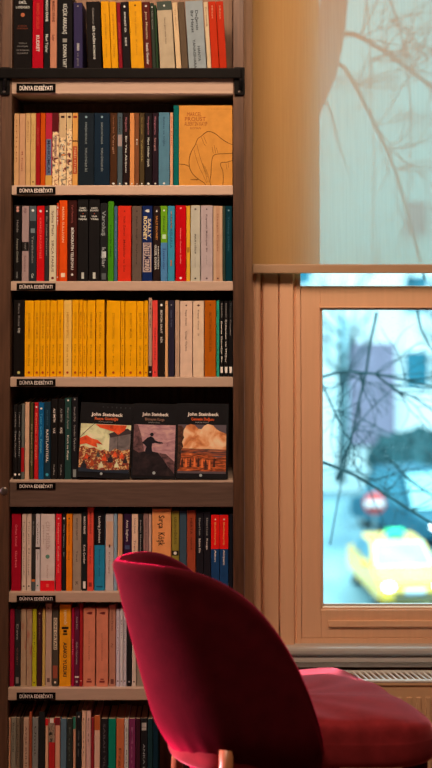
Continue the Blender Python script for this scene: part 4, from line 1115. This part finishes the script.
mb.box(rx0, rx1, ry0 - .001, ry0 + .013, rt - .006, rt, M_radwhite, .0015)
mb.box(rx0, rx1, ry1 - .012, ry1 + .001, rt - .006, rt, M_radwhite, .0015)
x = rx0 + .01
sl = .0165
while x < rx1 - .02:
    mb.add([(x, ry0 + .012, rt - .001), (x + .0055, ry0 + .012, rt - .001), (x - .018 + .0055, ry1 - .011, rt - .001), (x - .018, ry1 - .011, rt - .001),
            (x, ry0 + .012, rt - .005), (x + .0055, ry0 + .012, rt - .005), (x - .018 + .0055, ry1 - .011, rt - .005), (x - .018, ry1 - .011, rt - .005)],
           [(0, 1, 2, 3), (4, 7, 6, 5), (0, 3, 7, 4), (1, 5, 6, 2), (0, 4, 5, 1), (3, 2, 6, 7)], M_radwhite)
    x += sl
inv(mb.build('top_grille', rad))
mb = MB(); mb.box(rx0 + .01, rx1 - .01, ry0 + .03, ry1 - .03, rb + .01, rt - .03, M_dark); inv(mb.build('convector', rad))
mb = MB()
for xx in (rx0 + .12, rx1 - .12):
    mb.box(xx - .012, xx + .012, ry0 + .03, ry1 - .02, 0, rb + .02, M_radwhite, .002)
inv(mb.build('foot', rad))
mb = MB()      # small welded lug on the panel's top seam
xx = PX(302, ry0, 683)
mb.box(xx - .002, xx + .002, ry0 - .003, ry0 + .002, PZ(684.5, ry0), PZ(681.5, ry0), M_radwhite, .0005)
inv(mb.build('lug', rad))
# ------------------------------------------------------------------ velvet chair
def velvet(name, base, sheen, tint=(1.0, .02, .12)):
    m, nt, b = principled(name)
    rp, nz = noise_color(nt, base, .22, 26)
    nt.links.new(rp.outputs['Color'], b.inputs['Base Color'])
    b.inputs['Roughness'].default_value = 0.9
    b.inputs['Specular IOR Level'].default_value = 0.08
    b.inputs['Sheen Weight'].default_value = sheen
    b.inputs['Sheen Roughness'].default_value = 0.38
    b.inputs['Sheen Tint'].default_value = (*tint, 1)
    bp = nt.nodes.new('ShaderNodeBump'); bp.inputs['Strength'].default_value = .12; bp.inputs['Distance'].default_value = .002
    n2 = nt.nodes.new('ShaderNodeTexNoise'); n2.inputs['Scale'].default_value = 90
    nt.links.new(n2.outputs['Fac'], bp.inputs['Height']); nt.links.new(bp.outputs['Normal'], b.inputs['Normal'])
    return m


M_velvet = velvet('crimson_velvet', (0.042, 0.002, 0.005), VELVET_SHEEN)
M_seat_lit = velvet('crimson_seat_lit', (0.22, 0.020, 0.027), 1.0, (1.0, .30, .36))  # lighter base and pinker sheen than the back stand in for window light
PHI = 0.3979
seat_c = Vector((0.150, -0.510, 0))
ch = empty('velvet_chair', (seat_c.x, seat_c.y, 0), (0, 0, PHI))
tag(ch, 'red velvet tub chair with wooden legs in front of the bookcase', 'chair')


def seat_mesh():
    """thick cushion: superellipse rings from the underside over the rim to the top; x forward"""
    mb = MB()
    N = 72
    zb, zt = 0.374, 0.474
    a, bw = .280, .262
    prof = []   # (inset, z)
    prof += [(.55, zb + .004), (.25, zb), (.04, zb), (.012, zb + .005), (.002, zb + .016), (0, zb + .035), (0, zb + .06), (.001, zt - .045), (.004, zt - .028), (.011, zt - .014), (.024, zt - .005), (.05, zt), (.10, zt + .005), (.25, zt + .012), (.55, zt + .016)]
    vs, fs = [], []
    for ins, z in prof:
        for k in range(N):
            th = 2 * PI * k / N
            c, s = math.cos(th), math.sin(th)
            n = 9.0 if c > 0 else 2.2
            r = (abs(c) ** n + abs(s) ** n) ** (-1 / n)
            sc = 1 - ins if ins > .06 else 1 - ins * 1.6
            x = a * r * c * sc
            y = (.188 + (bw - .188) * max(0, min(1, x / .17))) * r * s * sc
            # pinched corners and tension creases running in from them
            corner = abs(math.sin(2 * th)) ** 6
            zz = z
            if z > zt - .03:
                zz += .0028 * math.sin(11 * th + 3 * ins) * (1 if ins < .3 else .4) + .0022 * math.sin(5 * th + 20 * ins)
                zz -= corner * .005 * (1 - min(1, ins / .3))
            else:
                q = .0025 * math.sin(13 * th) * corner
                x += q; y += q
            vs.append((x + .01, y, zz))
    for i in range(len(prof) - 1):
        for k in range(N):
            fs.append((i * N + k, i * N + (k + 1) % N, (i + 1) * N + (k + 1) % N, (i + 1) * N + k))
    vs.append((.01, 0, zb + .004)); vs.append((.01, 0, zt + .018))
    for k in range(N):
        fs.append((len(vs) - 2, (k + 1) % N, k))
        b = (len(prof) - 1) * N
        fs.append((len(vs) - 1, b + k, b + (k + 1) % N))
    mb.add(vs, fs, M_seat_lit, True)
    return mb


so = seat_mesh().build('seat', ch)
sub = so.modifiers.new('smooth', 'SUBSURF'); sub.levels = 1; sub.render_levels = 2

TH = 1.632
ZTOP, ZEND, ZBOT = .832, .402, .300


def rimz(t):
    t = min(1, abs(t))
    return ZEND + (ZTOP - ZEND) * max(0.0, 1 - t ** 4.0) ** 0.92


def shell_pt(th, z, off):
    """outer skin of the tub at angle th from the rear, height z; off = inward offset"""
    s = max(0.0, min(1.0, (z - ZBOT) / (ZTOP - ZBOT)))
    tuck = -.0943 * max(0, 1 - s / .3405) ** 2     # drawn in under the seat
    side = abs(math.sin(th))
    ra = .2486 + .1692 * s ** .8381 * (1 - .35 * side) + tuck - off     # the back leans outwards
    rb = .2233 - .0193 * s + tuck * .8 - off
    n = 1.9
    c, sn = math.cos(th), math.sin(th)
    r = (abs(c) ** n + abs(sn) ** n) ** (-1 / n)
    return Vector((-ra * r * c, rb * r * sn, z))


def shell_mesh():
    mb = MB()
    NT = 64
    T = .034
    vs, fs = [], []
    K = 0
    for i in range(NT + 1):
        t = -1 + 2 * i / NT
        th = TH * t
        zr = rimz(t)
        col = []
        for k in range(15):
            z = ZBOT + (zr - T * .5 - ZBOT) * k / 14
            p = shell_pt(th, z, 0)
            # seam a little under the rim
            if k == 13: p = shell_pt(th, z, .0025)
            col.append(p)
        for k in range(1, 7):                     # rolled rim
            a = PI * k / 7
            z = zr - T * .5 + math.sin(a) * T * .5
            col.append(shell_pt(th, z, T * .5 - math.cos(a) * T * .5))
        for k in range(12):
            z = zr - T * .5 + (ZBOT + .02 - (zr - T * .5)) * k / 11
            col.append(shell_pt(th, z, T))
        K = len(col)
        vs += col
    for i in range(NT):
        for k in range(K - 1):
            fs.append((i * K + k, (i + 1) * K + k, (i + 1) * K + k + 1, i * K + k + 1))
        fs.append((i * K + K - 1, (i + 1) * K + K - 1, (i + 1) * K, i * K))
    fs.append([k for k in range(K)]); fs.append([NT * K + k for k in range(K)][::-1])
    # soft creases where the cloth is drawn in round the rear leg
    out = []
    for v in vs:
        d = 0
        for ya in (-.10, .10):
            if v.x < -.1 and v.z < .47:
                q = v.y - ya
                d += .0035 * math.exp(-(q / .05) ** 2) * math.sin(q * 190) * max(0, (.47 - v.z) / .1)
        out.append((v.x + d, v.y, v.z))
    mb.add(out, fs, M_velvet, True)
    # underside closing the tub below the seat
    return mb


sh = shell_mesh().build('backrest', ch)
sub = sh.modifiers.new('smooth', 'SUBSURF'); sub.levels = 1; sub.render_levels = 1


def leg(p0, p1, r0, r1, mat):
    mb = MB()
    p0, p1 = Vector(p0), Vector(p1)
    n = 6
    mb.tube([p0.lerp(p1, i / n) for i in range(n + 1)], [r0 + (r1 - r0) * i / n for i in range(n + 1)], mat, 16)
    return mb.build('leg', ch)


def column_of(p):
    X = seat_c.x + p.x * math.cos(PHI) - p.y * math.sin(PHI)
    Y = seat_c.y + p.x * math.sin(PHI) + p.y * math.cos(PHI)
    return 216 + F_PX * X / ((Y - CAM_Y) * CT + (p.z - CAM_Z) * ST)


tl = min((abs(column_of(shell_pt(-k * .01, .43, 0)) - 224.5), k * .01) for k in range(5, 140))[1]
for sy in (-1, 1):
    p = shell_pt(sy * tl, .43, .010)
    d = Vector((p.x, p.y, 0)).normalized()
    leg(p, Vector((p.x, p.y, 0)) + d * .035, .0165, .0095, M_leg)
M_legdark = M_velvet
for sy in (-1, 1):
    o = leg((.232, sy * .212, .385), (.252, sy * .226, 0.0), .030, .017, M_velvet)
    o['label'] = 'velvet covered front leg'

# ------------------------------------------------------------------ outside
def out(px, py, d):
    """point shown at pixel px, py at distance d from the camera"""
    y = CAM_Y + d
    x, z = P(px, py, y)
    return Vector((x, y, z))


GZ = -7.3
M_street, nt_, b_ = principled('wet_asphalt_painted_gleam')
rp_, nz_ = noise_color(nt_, (.03, .11, .15), .1, .55, (1, .35, 1), 5, (.22, .36, .40))  # pale patches in the colour stand in for wet reflections
nt_.links.new(rp_.outputs['Color'], b_.inputs['Base Color'])
b_.inputs['Roughness'].default_value = .55
M_pave = solid('pale_pavement', (.30, .38, .40), .8, .2, 1.2)
M_bwhite = solid('white_render', (.80, .84, .84), .8, .06, .5)
M_bpale = solid('pale_blue_render', (.48, .70, .76), .8, .1, .5)
M_bmauve = solid('mauve_brick', (.24, .19, .27), .85, .22, 1.4)
M_bteal = solid('teal_render', (.10, .42, .52), .8, .2, .8)
M_bwin = solid('teal_window_glass', (.02, .16, .23), .3, .3, 1.0, spec=.3)
M_bark = solid('bare_bark', (.012, .050, .062), .9, .3, 12)
M_taxi = solid('taxi_yellow', (.90, .50, .03), .22, .04, 3, spec=.9)
M_carwhite = solid('car_white', (.82, .86, .86), .25, .04, 3)
M_carblue = solid('car_teal', (.008, .085, .13), .45, .15, 3, spec=.2)
M_cardark = solid('car_dark', (.02, .05, .065), .3, .2, 3)
M_carglass = solid('windscreen', (.30, .62, .66), .08, .3, 1.5, spec=.8)
M_tyre = solid('tyre_rubber', (.015, .018, .02), .8, .2, 8)
M_red = solid('sign_red', (.62, .06, .06), .4, .04, 8)
M_signwhite = solid('sign_white', (.85, .86, .86), .4, .03, 8)
M_pole = solid('pole_grey', (.20, .26, .28), .5, .1, 8)


def emit(name, c, s):
    m, nt, b = principled(name)
    rp, nz = noise_color(nt, c, .04, 6)
    nt.links.new(rp.outputs['Color'], b.inputs['Base Color'])
    b.inputs['Emission Color'].default_value = (*c, 1)
    b.inputs['Emission Strength'].default_value = s
    return m


M_lamp = emit('headlamp', (1, 1, .96), 6)
M_signlit = emit('lit_green_sign', (.03, .80, .36), .8)

mb = MB(); mb.box(-40, 60, 13, 140, GZ - .2, GZ, M_street); tag(mb.build('street'), kind='structure')
mb = MB(); mb.box(-40, 60, 1.2, 12.9, GZ - .2, GZ + .1, M_pave); mb.box(-40, 60, 53.0, 140, GZ - .1, GZ + .12, M_pave); tag(mb.build('pavement'), kind='structure')


def building(name, label, x0, x1, d, depth, height, wallmat, cols, rows, wz0, wdz, ww, wh, panels=()):
    y0 = CAM_Y + d
    t = empty(name, (0.5 * (x0 + x1), y0 + depth / 2, GZ + .12))
    tag(t, label, 'building', 'buildings across the street')
    mb = MB(); mb.box(x0, x1, y0, y0 + depth, GZ + .12, GZ + height, wallmat); inv(mb.build('wall', t))
    for (a, b, z0, z1, mat, proud) in panels:
        mb = MB(); mb.box(a, b, y0 - proud, y0 + .05, z0, z1, mat, .03); inv(mb.build('facade_panel', t))
    mb = MB(); mb.box(x0, x1, y0 - .25, y0 + depth, GZ + height, GZ + height + .35, M_bwhite, .05); inv(mb.build('cornice', t))
    for r in range(rows):
        for c in cols:
            zc = wz0 + r * wdz
            mb = MB()
            f = .09
            a, b2 = c - ww / 2, c + ww / 2
            mb.box(a - f, a, y0 - .06, y0 + .02, zc - f, zc + wh + f, M_bwhite); mb.box(b2, b2 + f, y0 - .06, y0 + .02, zc - f, zc + wh + f, M_bwhite)
            mb.box(a, b2, y0 - .06, y0 + .02, zc + wh, zc + wh + f, M_bwhite); mb.box(a, b2, y0 - .10, y0 + .02, zc - f, zc, M_bwhite)
            w_ = mb.build('window', t); inv(w_)
            mb = MB(); mb.box(a, b2, y0 - .02, y0 + .005, zc, zc + wh, M_bwin)
            mb.build('pane', w_)
    return t


D1 = 64
q = lambda px, py: out(px, py, D1)
x0 = q(210, 400).x; x1 = q(402, 400).x
pan = (q(349, 400).x, q(394, 400).x, GZ + 1.0, q(370, 343).z, M_bmauve, .5)
tag_b = building('apartment_building', 'pale apartment block with mauve projecting bay across the street', x0, x1, D1, 9, 16.6, M_bwhite,
                 [q(268, 400).x, q(300, 400).x], 4, GZ + 1.6, 3.1, .9, 1.6, [pan, (q(338, 400).x, q(348, 400).x, GZ + .5, q(340, 318).z, M_bpale, .25)])
x2 = x1 + .03; x3 = q(620, 400).x
building('apartment_building', 'white apartment block with teal windows beside the mauve bay', x2, x3, D1, 9, 15.0, M_bwhite,
         [q(417, 400).x, q(445, 400).x, q(476, 400).x, q(507, 400).x], 3, GZ + 3.4, 3.2, .95, 1.5, [])


def car(name, label, cat, cx, cy, rot, body, L=4.4, W=1.76, H=1.46, group=None, sign=False):
    """saloon: x across, -y to the front"""
    t = empty(name, (cx, cy, GZ), (0, 0, rot)); tag(t, label, cat, group)
    # side profile of the lower body (y, z)
    pr = [(-L / 2, .32), (-L / 2 - .04, .50), (-L / 2 + .02, .72), (-L / 2 + .18, .80), (-L / 2 + 1.15, .95), (L / 2 - .95, .98), (L / 2 - .15, .95), (L / 2, .80), (L / 2 + .02, .45), (L / 2 - .05, .28), (-L / 2 + .1, .26)]
    bm = bmesh.new()
    n = len(pr)
    A = [bm.verts.new((-W / 2, a, b)) for a, b in pr]; B = [bm.verts.new((W / 2, a, b)) for a, b in pr]
    bm.faces.new(A); bm.faces.new(B[::-1])
    for i in range(n): bm.faces.new((A[i], B[i], B[(i + 1) % n], A[(i + 1) % n]))
    bmesh.ops.bevel(bm, geom=bm.edges[:], offset=.06, segments=2, affect='EDGES')
    mb = MB(); mb.bm(bm, body)
    # cabin pillars and roof
    y0b, y0t, y1t, y1b = -L / 2 + 1.1, -L / 2 + 1.85, L / 2 - 1.25, L / 2 - .55
    wt = W * .40; wb = W * .47
    bm = bmesh.new()
    v = [bm.verts.new(p) for p in [(-wb, y0b, .93), (wb, y0b, .93), (wb, y1b, .95), (-wb, y1b, .95), (-wt, y0t, H), (wt, y0t, H), (wt, y1t, H), (-wt, y1t, H)]]
    for f in [(0, 1, 5, 4), (1, 2, 6, 5), (2, 3, 7, 6), (3, 0, 4, 7), (4, 5, 6, 7)]: bm.faces.new([v[i] for i in f])
    bmesh.ops.bevel(bm, geom=bm.edges[:], offset=.05, segments=2, affect='EDGES')
    mb.bm(bm, body)
    mb.build('body', t)

    def panel(nm, quad, ins, mat, off):
        quad = [Vector(p) for p in quad]
        c = sum(quad, Vector()) / 4
        nrm = (quad[1] - quad[0]).cross(quad[3] - quad[0]).normalized() * off
        w_ = MB()
        a = [p.lerp(c, ins) + nrm for p in quad]; b = [p - nrm * .8 for p in a]
        w_.add(a + b, [(0, 1, 2, 3), (7, 6, 5, 4), (0, 4, 5, 1), (1, 5, 6, 2), (2, 6, 7, 3), (3, 7, 4, 0)], mat)
        return w_.build(nm, t)
    panel('windscreen', [(-wb, y0b, .93), (wb, y0b, .93), (wt, y0t, H), (-wt, y0t, H)], .12, M_carglass, .02)
    panel('rear_window', [(wb, y1b, .95), (-wb, y1b, .95), (-wt, y1t, H), (wt, y1t, H)], .14, M_carglass, .02)
    panel('side_window', [(wb, y0b, .93), (wb, y1b, .95), (wt, y1t, H), (wt, y0t, H)], .16, M_bwin, .02)
    panel('side_window', [(-wb, y1b, .95), (-wb, y0b, .93), (-wt, y0t, H), (-wt, y1t, H)], .16, M_bwin, .02)
    for sx in (-1, 1):
        m_ = MB()
        bm = bmesh.new(); bmesh.ops.create_uvsphere(bm, u_segments=14, v_segments=8, radius=.13)
        m_.bm(bm, M_lamp, True, Matrix.Translation((sx * W * .37, -L / 2 + .02, .66)) @ Matrix.Diagonal((1.2, .5, .8, 1)))
        m_.build('headlamp', t)
        m_ = MB(); m_.box(sx * (W / 2 + .10) - .1, sx * (W / 2 + .10) + .1, y0b + .25, y0b + .37, .93, 1.08, body, .04); m_.build('wing_mirror', t)
        for yy in (-L / 2 + .82, L / 2 - .85):
            m_ = MB(); m_.tube([(sx * (W / 2 - .20), yy, .31), (sx * (W / 2 - .02), yy, .31)], .31, M_tyre, 20)
            m_.tube([(sx * (W / 2 - .02), yy, .31), (sx * (W / 2 - .005), yy, .31)], .19, M_pole, 14); m_.build('wheel', t)
    m_ = MB(); m_.box(-W * .30, W * .30, -L / 2 - .045, -L / 2 + .05, .36, .50, M_cardark, .02); m_.box(-.26, .26, -L / 2 - .07, -L / 2 - .04, .52, .62, M_signwhite, .01); m_.build('grille', t)
    if sign:
        m_ = MB(); m_.box(-.25, .25, -.12, .12, H - .01, H + .24, M_signlit, .05)
        s_ = m_.build('roof_sign', t); s_.location.y = (y0t + y1t) / 2 - .3
        m_ = MB(); put_text(m_, 'TAKSİ', M_cardark, lambda u, v: (-.2 + u, -.126, H + .05 + v),   .40, .12, .01)
        m_.build('lettering', s_, fix=False)
    return t


D2 = 39.0
# drop the taxi on the street where its headlamps show at the foot of the pane
gp = None
for k in range(900):
    d = 20 + k * .05
    p = out(409, 613, d)
    if p.z <= GZ:
        gp = p; D2 = d; break
car('taxi', 'yellow taxi with green roof sign seen through the rain-specked window', 'car', gp.x - .10, gp.y + 2.05, math.radians(6), M_taxi, sign=True)
def on_street(px, py):
    for k in range(1200):
        d = 20 + k * .05
        p = out(px, py, d)
        if p.z <= GZ + .02:
            return p
    return p
g = on_street(424, 548)
car('van', 'dark teal car parked behind the yellow taxi', 'car', g.x, g.y + 2.4, math.radians(24), M_carblue, L=4.9, W=1.95, H=2.1).name = 'dark_car'
# round red and white sign on a pole
sp = out(374.5, 503.5, 46)
t = empty('traffic_sign', (sp.x, sp.y, GZ + (.12 if sp.y > 53 else 0))); tag(t, 'round red and white traffic sign on a grey pole', 'sign')
mb = MB(); mb.tube([(sp.x, sp.y + .05, GZ), (sp.x, sp.y + .05, sp.z + .35)], .035, M_pole, 8); inv(mb.build('pole', t))
mb = MB(); mb.tube([(sp.x, sp.y, sp.z), (sp.x, sp.y + .03, sp.z)], .34, M_red, 24); mb.box(sp.x - .28, sp.x + .28, sp.y - .012, sp.y, sp.z - .085, sp.z + .085, M_signwhite, .005); inv(mb.build('disc', t))


# bare trees
def limb(mb, pts, r0, r1, d, seg=6, wob=0):
    n = len(pts)
    q = []
    for i, (a, b) in enumerate(pts):
        q.append(out(a, b, d + (i * .05 if wob else 0)))
    # smooth
    s = []
    for i in range(n - 1):
        p0, p1, p2, p3 = q[max(0, i - 1)], q[i], q[i + 1], q[min(n - 1, i + 2)]
        for k in range(4):
            t = k / 4
            s.append(0.5 * ((2 * p1) + (p2 - p0) * t + (2 * p0 - 5 * p1 + 4 * p2 - p3) * t * t + (3 * p1 - p0 - 3 * p2 + p3) * t ** 3))
    s.append(q[-1])
    m = len(s)
    mb.tube(s, [r0 + (r1 - r0) * i / (m - 1) for i in range(m)], M_bark, seg)


def twigs(mb, d, starts, count, length, r, rng, seg=4):
    """forking twigs growing from limb points"""
    for (a, b, ang) in starts:
        for _ in range(count):
            x, y = a, b
            th = ang + rng.uniform(-.9, .9)
            pts = [(x, y)]
            L = length * rng.uniform(.5, 1.2)
            for k in range(5):
                th += rng.uniform(-.32, .32)
                x += math.cos(th) * L / 5; y += math.sin(th) * L / 5
                pts.append((x, y))
                if k in (1, 2, 3) and rng.random() < .7:
                    t2 = th + rng.choice((-1, 1)) * rng.uniform(.5, 1.0)
                    l2 = L * rng.uniform(.3, .55)
                    limb(mb, [pts[-1], (x + math.cos(t2) * l2 * .5, y + math.sin(t2) * l2 * .5), (x + math.cos(t2 + .2) * l2, y + math.sin(t2 + .2) * l2)], r * .6, r * .3, d, seg)
            limb(mb, pts, r, r * .4, d, seg)


rg = random.Random(21)
DT = 6.4
pxm = DT / F_PX                  # metres per pixel at the tree
trunk_base = out(286, 700, DT)
t = empty('bare_tree', (trunk_base.x, trunk_base.y, GZ + .1)); tag(t, 'thick bare tree with dark branches close outside the window', 'tree')
mb = MB()
tp = [Vector((trunk_base.x, trunk_base.y, GZ))] + [out(a, b, DT) for a, b in [(284, 640), (283, 420), (284, 250), (290, 170), (305, 110), (322, 70), (331, 30), (336, -20), (345, -90), (352, -160)]]
mb.tube(tp, [.13, .085, .075, .07, .07, .068, .066, .062, .058, .045, .03], M_bark, 12)
inv(mb.build('trunk', t))
mb = MB()
W3, W2, W1 = 1.7 * pxm, 1.25 * pxm, .8 * pxm
limb(mb, [(334, 38), (348, 34), (360, 37), (385, 52), (410, 70), (440, 92), (480, 110)], W3 * 1.9, W3 * .9, DT)
limb(mb, [(326, 62), (342, 66), (355, 85), (375, 125), (395, 170), (410, 222), (425, 280)], W3 * 1.6, W3 * .7, DT)
limb(mb, [(318, 88), (330, 110), (337, 138), (346, 165)], W2 * 1.2, W1 * .6, DT)
limb(mb, [(366, 0), (370, 40), (370, 90), (374, 160), (372, 250)], W1, W1 * .6, DT)
limb(mb, [(345, -60), (380, -20), (400, 30), (408, 80), (411, 120), (408, 200)], W2, W1 * .6, DT)
limb(mb, [(283, 392), (305, 384), (322, 377), (345, 372), (375, 374), (405, 380), (440, 388), (480, 392)], W3 * 1.1, W2 * .8, DT)
limb(mb, [(377, 312), (371, 340), (366, 372), (359, 402), (353, 430), (347, 452), (336, 480)], W3 * .9, W2, DT + .15)
limb(mb, [(375, 374), (388, 384), (398, 392), (415, 398), (440, 416)], W2 * 1.1, W2 * .7, DT)
limb(mb, [(322, 384), (330, 402), (340, 424), (350, 440)], W2, W1, DT)
limb(mb, [(416, 300), (420, 325), (427, 342), (440, 360)], W2 * 1.2, W1, DT)
limb(mb, [(284, 452), (322, 462), (340, 469), (360, 478), (385, 494), (410, 510), (440, 528)], W3 * 1.0, W2 * .9, DT - .5)
limb(mb, [(385, 455), (400, 470), (415, 484), (440, 500)], W2 * 1.2, W2, DT + .4)
limb(mb, [(330, 545), (338, 500), (346, 462), (352, 436), (370, 410), (392, 390)], W1 * 1.1, W1 * .7, DT + .3)
inv(mb.build('branches', t))
mb = MB()
st = [(360, 37, -.6), (385, 52, -.9), (400, 62, -1.2), (410, 70, -.4), (420, 78, .6), (375, 125, .2), (395, 170, .3), (355, 85, -.5), (390, 20, .4), (405, 40, 1.2), (370, 60, .4), (385, 150, -.6)]
twigs(mb, DT, st, 4, 66, .7 * pxm, rg)
st = [(340, 372, .9), (360, 372, .6), (375, 374, -.6), (405, 380, -.7), (366, 372, 2.2), (359, 402, 2.0), (353, 430, 1.2), (398, 392, .6), (345, 470, 1.1), (365, 481, .8), (385, 494, -.5), (335, 410, 1.0), (350, 440, 1.4), (390, 384, .9), (410, 510, -.8), (345, 450, .2)]
twigs(mb, DT, st, 3, 62, .62 * pxm, rg)
inv(mb.build('twigs', t))

# street trees farther off: crowns of fine branching
def small_tree(label, px, d, h, rng, n=9):
    b = out(px, 560, d); b.z = GZ + .1
    t = empty('street_tree', b); tag(t, label, 'tree', 'bare trees along the street')
    mb = MB()
    mb.tube([b, b + Vector((.1, 0, h * .3)), b + Vector((0, 0, h * .55)), b + Vector((.15, 0, h))], [.17, .13, .09, .03], M_bark, 8); inv(mb.build('trunk', t))
    mb = MB()
    for k in range(n):
        z = h * (.32 + .6 * k / n)
        az = rng.uniform(0, 2 * PI)
        L = h * rng.uniform(.22, .38)
        p = b + Vector((0, 0, z)); dirv = Vector((math.cos(az), math.sin(az), rng.uniform(.5, 1.1))).normalized()
        pts = [p]
        for j in range(4):
            dirv = (dirv + Vector((rng.uniform(-.3, .3), rng.uniform(-.3, .3), rng.uniform(-.05, .3)))).normalized()
            pts.append(pts[-1] + dirv * L / 4)
            q = pts[-1]
            for s in range(2):
                d2 = (dirv + Vector((rng.uniform(-.9, .9), rng.uniform(-.9, .9), rng.uniform(-.2, .6)))).normalized()
                mb.tube([q, q + d2 * L * .3, q + (d2 + Vector((0, 0, .3))) * L * .5], [.035, .022, .01], M_bark, 5)
        mb.tube(pts, [.07, .055, .045, .03, .015], M_bark, 6)
    inv(mb.build('branches', t))


small_tree('bare street tree in front of the pale block', 341, 59.0, 8.0, random.Random(3))
small_tree('bare street tree between the dark car and the white block', 446, 59.0, 7.5, random.Random(5))



def shrub(label, px, d, w, h, rng):
    b = out(px, 500, d); b.z = GZ + .1
    mb = MB()
    for k in range(16):
        bm = bmesh.new(); bmesh.ops.create_icosphere(bm, subdivisions=3, radius=1)
        r = rng.uniform(.28, .5) * h
        for v in bm.verts:
            v.co *= 1 + .22 * math.sin(7 * v.co.x + k) * math.sin(9 * v.co.y + 2 * k) + .16 * math.sin(15 * v.co.z + 11 * v.co.x) + rng.uniform(-.07, .07)
        mb.bm(bm, M_shrub, False, Matrix.Translation(b + Vector((rng.uniform(-.5, .5) * w, rng.uniform(-.3, .3), rng.uniform(.32, .62) * h))) @ Matrix.Scale(r, 4))
    o = mb.build('shrub', fix=False)
    tag(o, label, 'shrub')


M_shrub = solid('dark_leaves', (.012, .06, .07), .8, .5, 3)
shrub('dark evergreen shrub behind the dark teal car', 420, 57.0, 2.2, 2.2, random.Random(2))

# ------------------------------------------------------------------ light
wd = bpy.data.worlds.new('sky'); S.world = wd; wd.use_nodes = True
nt = wd.node_tree; N = nt.nodes
bg = N['Background']
tc = N.new('ShaderNodeTexCoord'); nz = N.new('ShaderNodeTexNoise'); nz.inputs['Scale'].default_value = 3.0; nz.inputs['Detail'].default_value = 4
rp = N.new('ShaderNodeValToRGB')
rp.color_ramp.elements[0].position = .35; rp.color_ramp.elements[0].color = (.42, .86, 1.0, 1)
rp.color_ramp.elements[1].position = .7; rp.color_ramp.elements[1].color = (.72, 1.0, 1.0, 1)
nt.links.new(tc.outputs['Generated'], nz.inputs['Vector']); nt.links.new(nz.outputs['Fac'], rp.inputs['Fac']); nt.links.new(rp.outputs['Color'], bg.inputs['Color'])
# overcast dome: brighter towards the zenith
sx_ = N.new('ShaderNodeSeparateXYZ'); mr_ = N.new('ShaderNodeMapRange')
mr_.inputs['From Min'].default_value = 0; mr_.inputs['From Max'].default_value = 1
mr_.inputs['To Min'].default_value = SKY * .85; mr_.inputs['To Max'].default_value = SKY * 2.5
nt.links.new(tc.outputs['Generated'], sx_.inputs['Vector']); nt.links.new(sx_.outputs['Z'], mr_.inputs['Value']); nt.links.new(mr_.outputs['Result'], bg.inputs['Strength'])


def area(name, loc, target, size, power, col, sy=None):
    l = bpy.data.lights.new(name, 'AREA'); l.energy = power; l.color = col
    l.shape = 'RECTANGLE' if sy else 'SQUARE'; l.size = size
    if sy: l.size_y = sy
    o = bpy.data.objects.new(name, l); COL.objects.link(o); o.location = loc
    o.rotation_euler = (Vector(target) - Vector(loc)).to_track_quat('-Z', 'Y').to_euler()
    return o


area('ceiling_lamp', (-0.1, -1.32, 2.84), (-0.1, -0.1, 1.2), 0.7, P_CEIL, (1.0, .66, .44))
area('added_side_fill', (-2.3, -0.14, 1.05), (-0.1, -0.5, 0.65), 0.5, P_SIDE, (1.0, .64, .70), 1.0)  # unseen fill added from the left; that wall has no window
sp_ = bpy.data.lights.new('added_chair_spot', 'SPOT'); sp_.energy = P_SPOT; sp_.color = (1.0, .45, .56)  # unseen spot added to brighten the chair's left side only
sp_.spot_size = math.radians(21); sp_.spot_blend = .5; sp_.shadow_soft_size = .12
so_ = bpy.data.objects.new('added_chair_spot', sp_); COL.objects.link(so_); so_.location = (-2.25, -.30, 1.12)
so_.rotation_euler = (Vector((-.12, -.62, .62)) - so_.location).to_track_quat('-Z', 'Y').to_euler()


S.view_settings.view_transform = 'Standard'
S.view_settings.look = 'None'
S.view_settings.exposure = 0.0
S.view_settings.gamma = 1.0
S.view_settings.use_curve_mapping = False
S.cycles.use_denoising = True
S.cycles.max_bounces = 8
S.cycles.transparent_max_bounces = 16
S.cycles.sample_clamp_indirect = 4.0
S.cycles.caustics_reflective = False
S.cycles.caustics_refractive = False
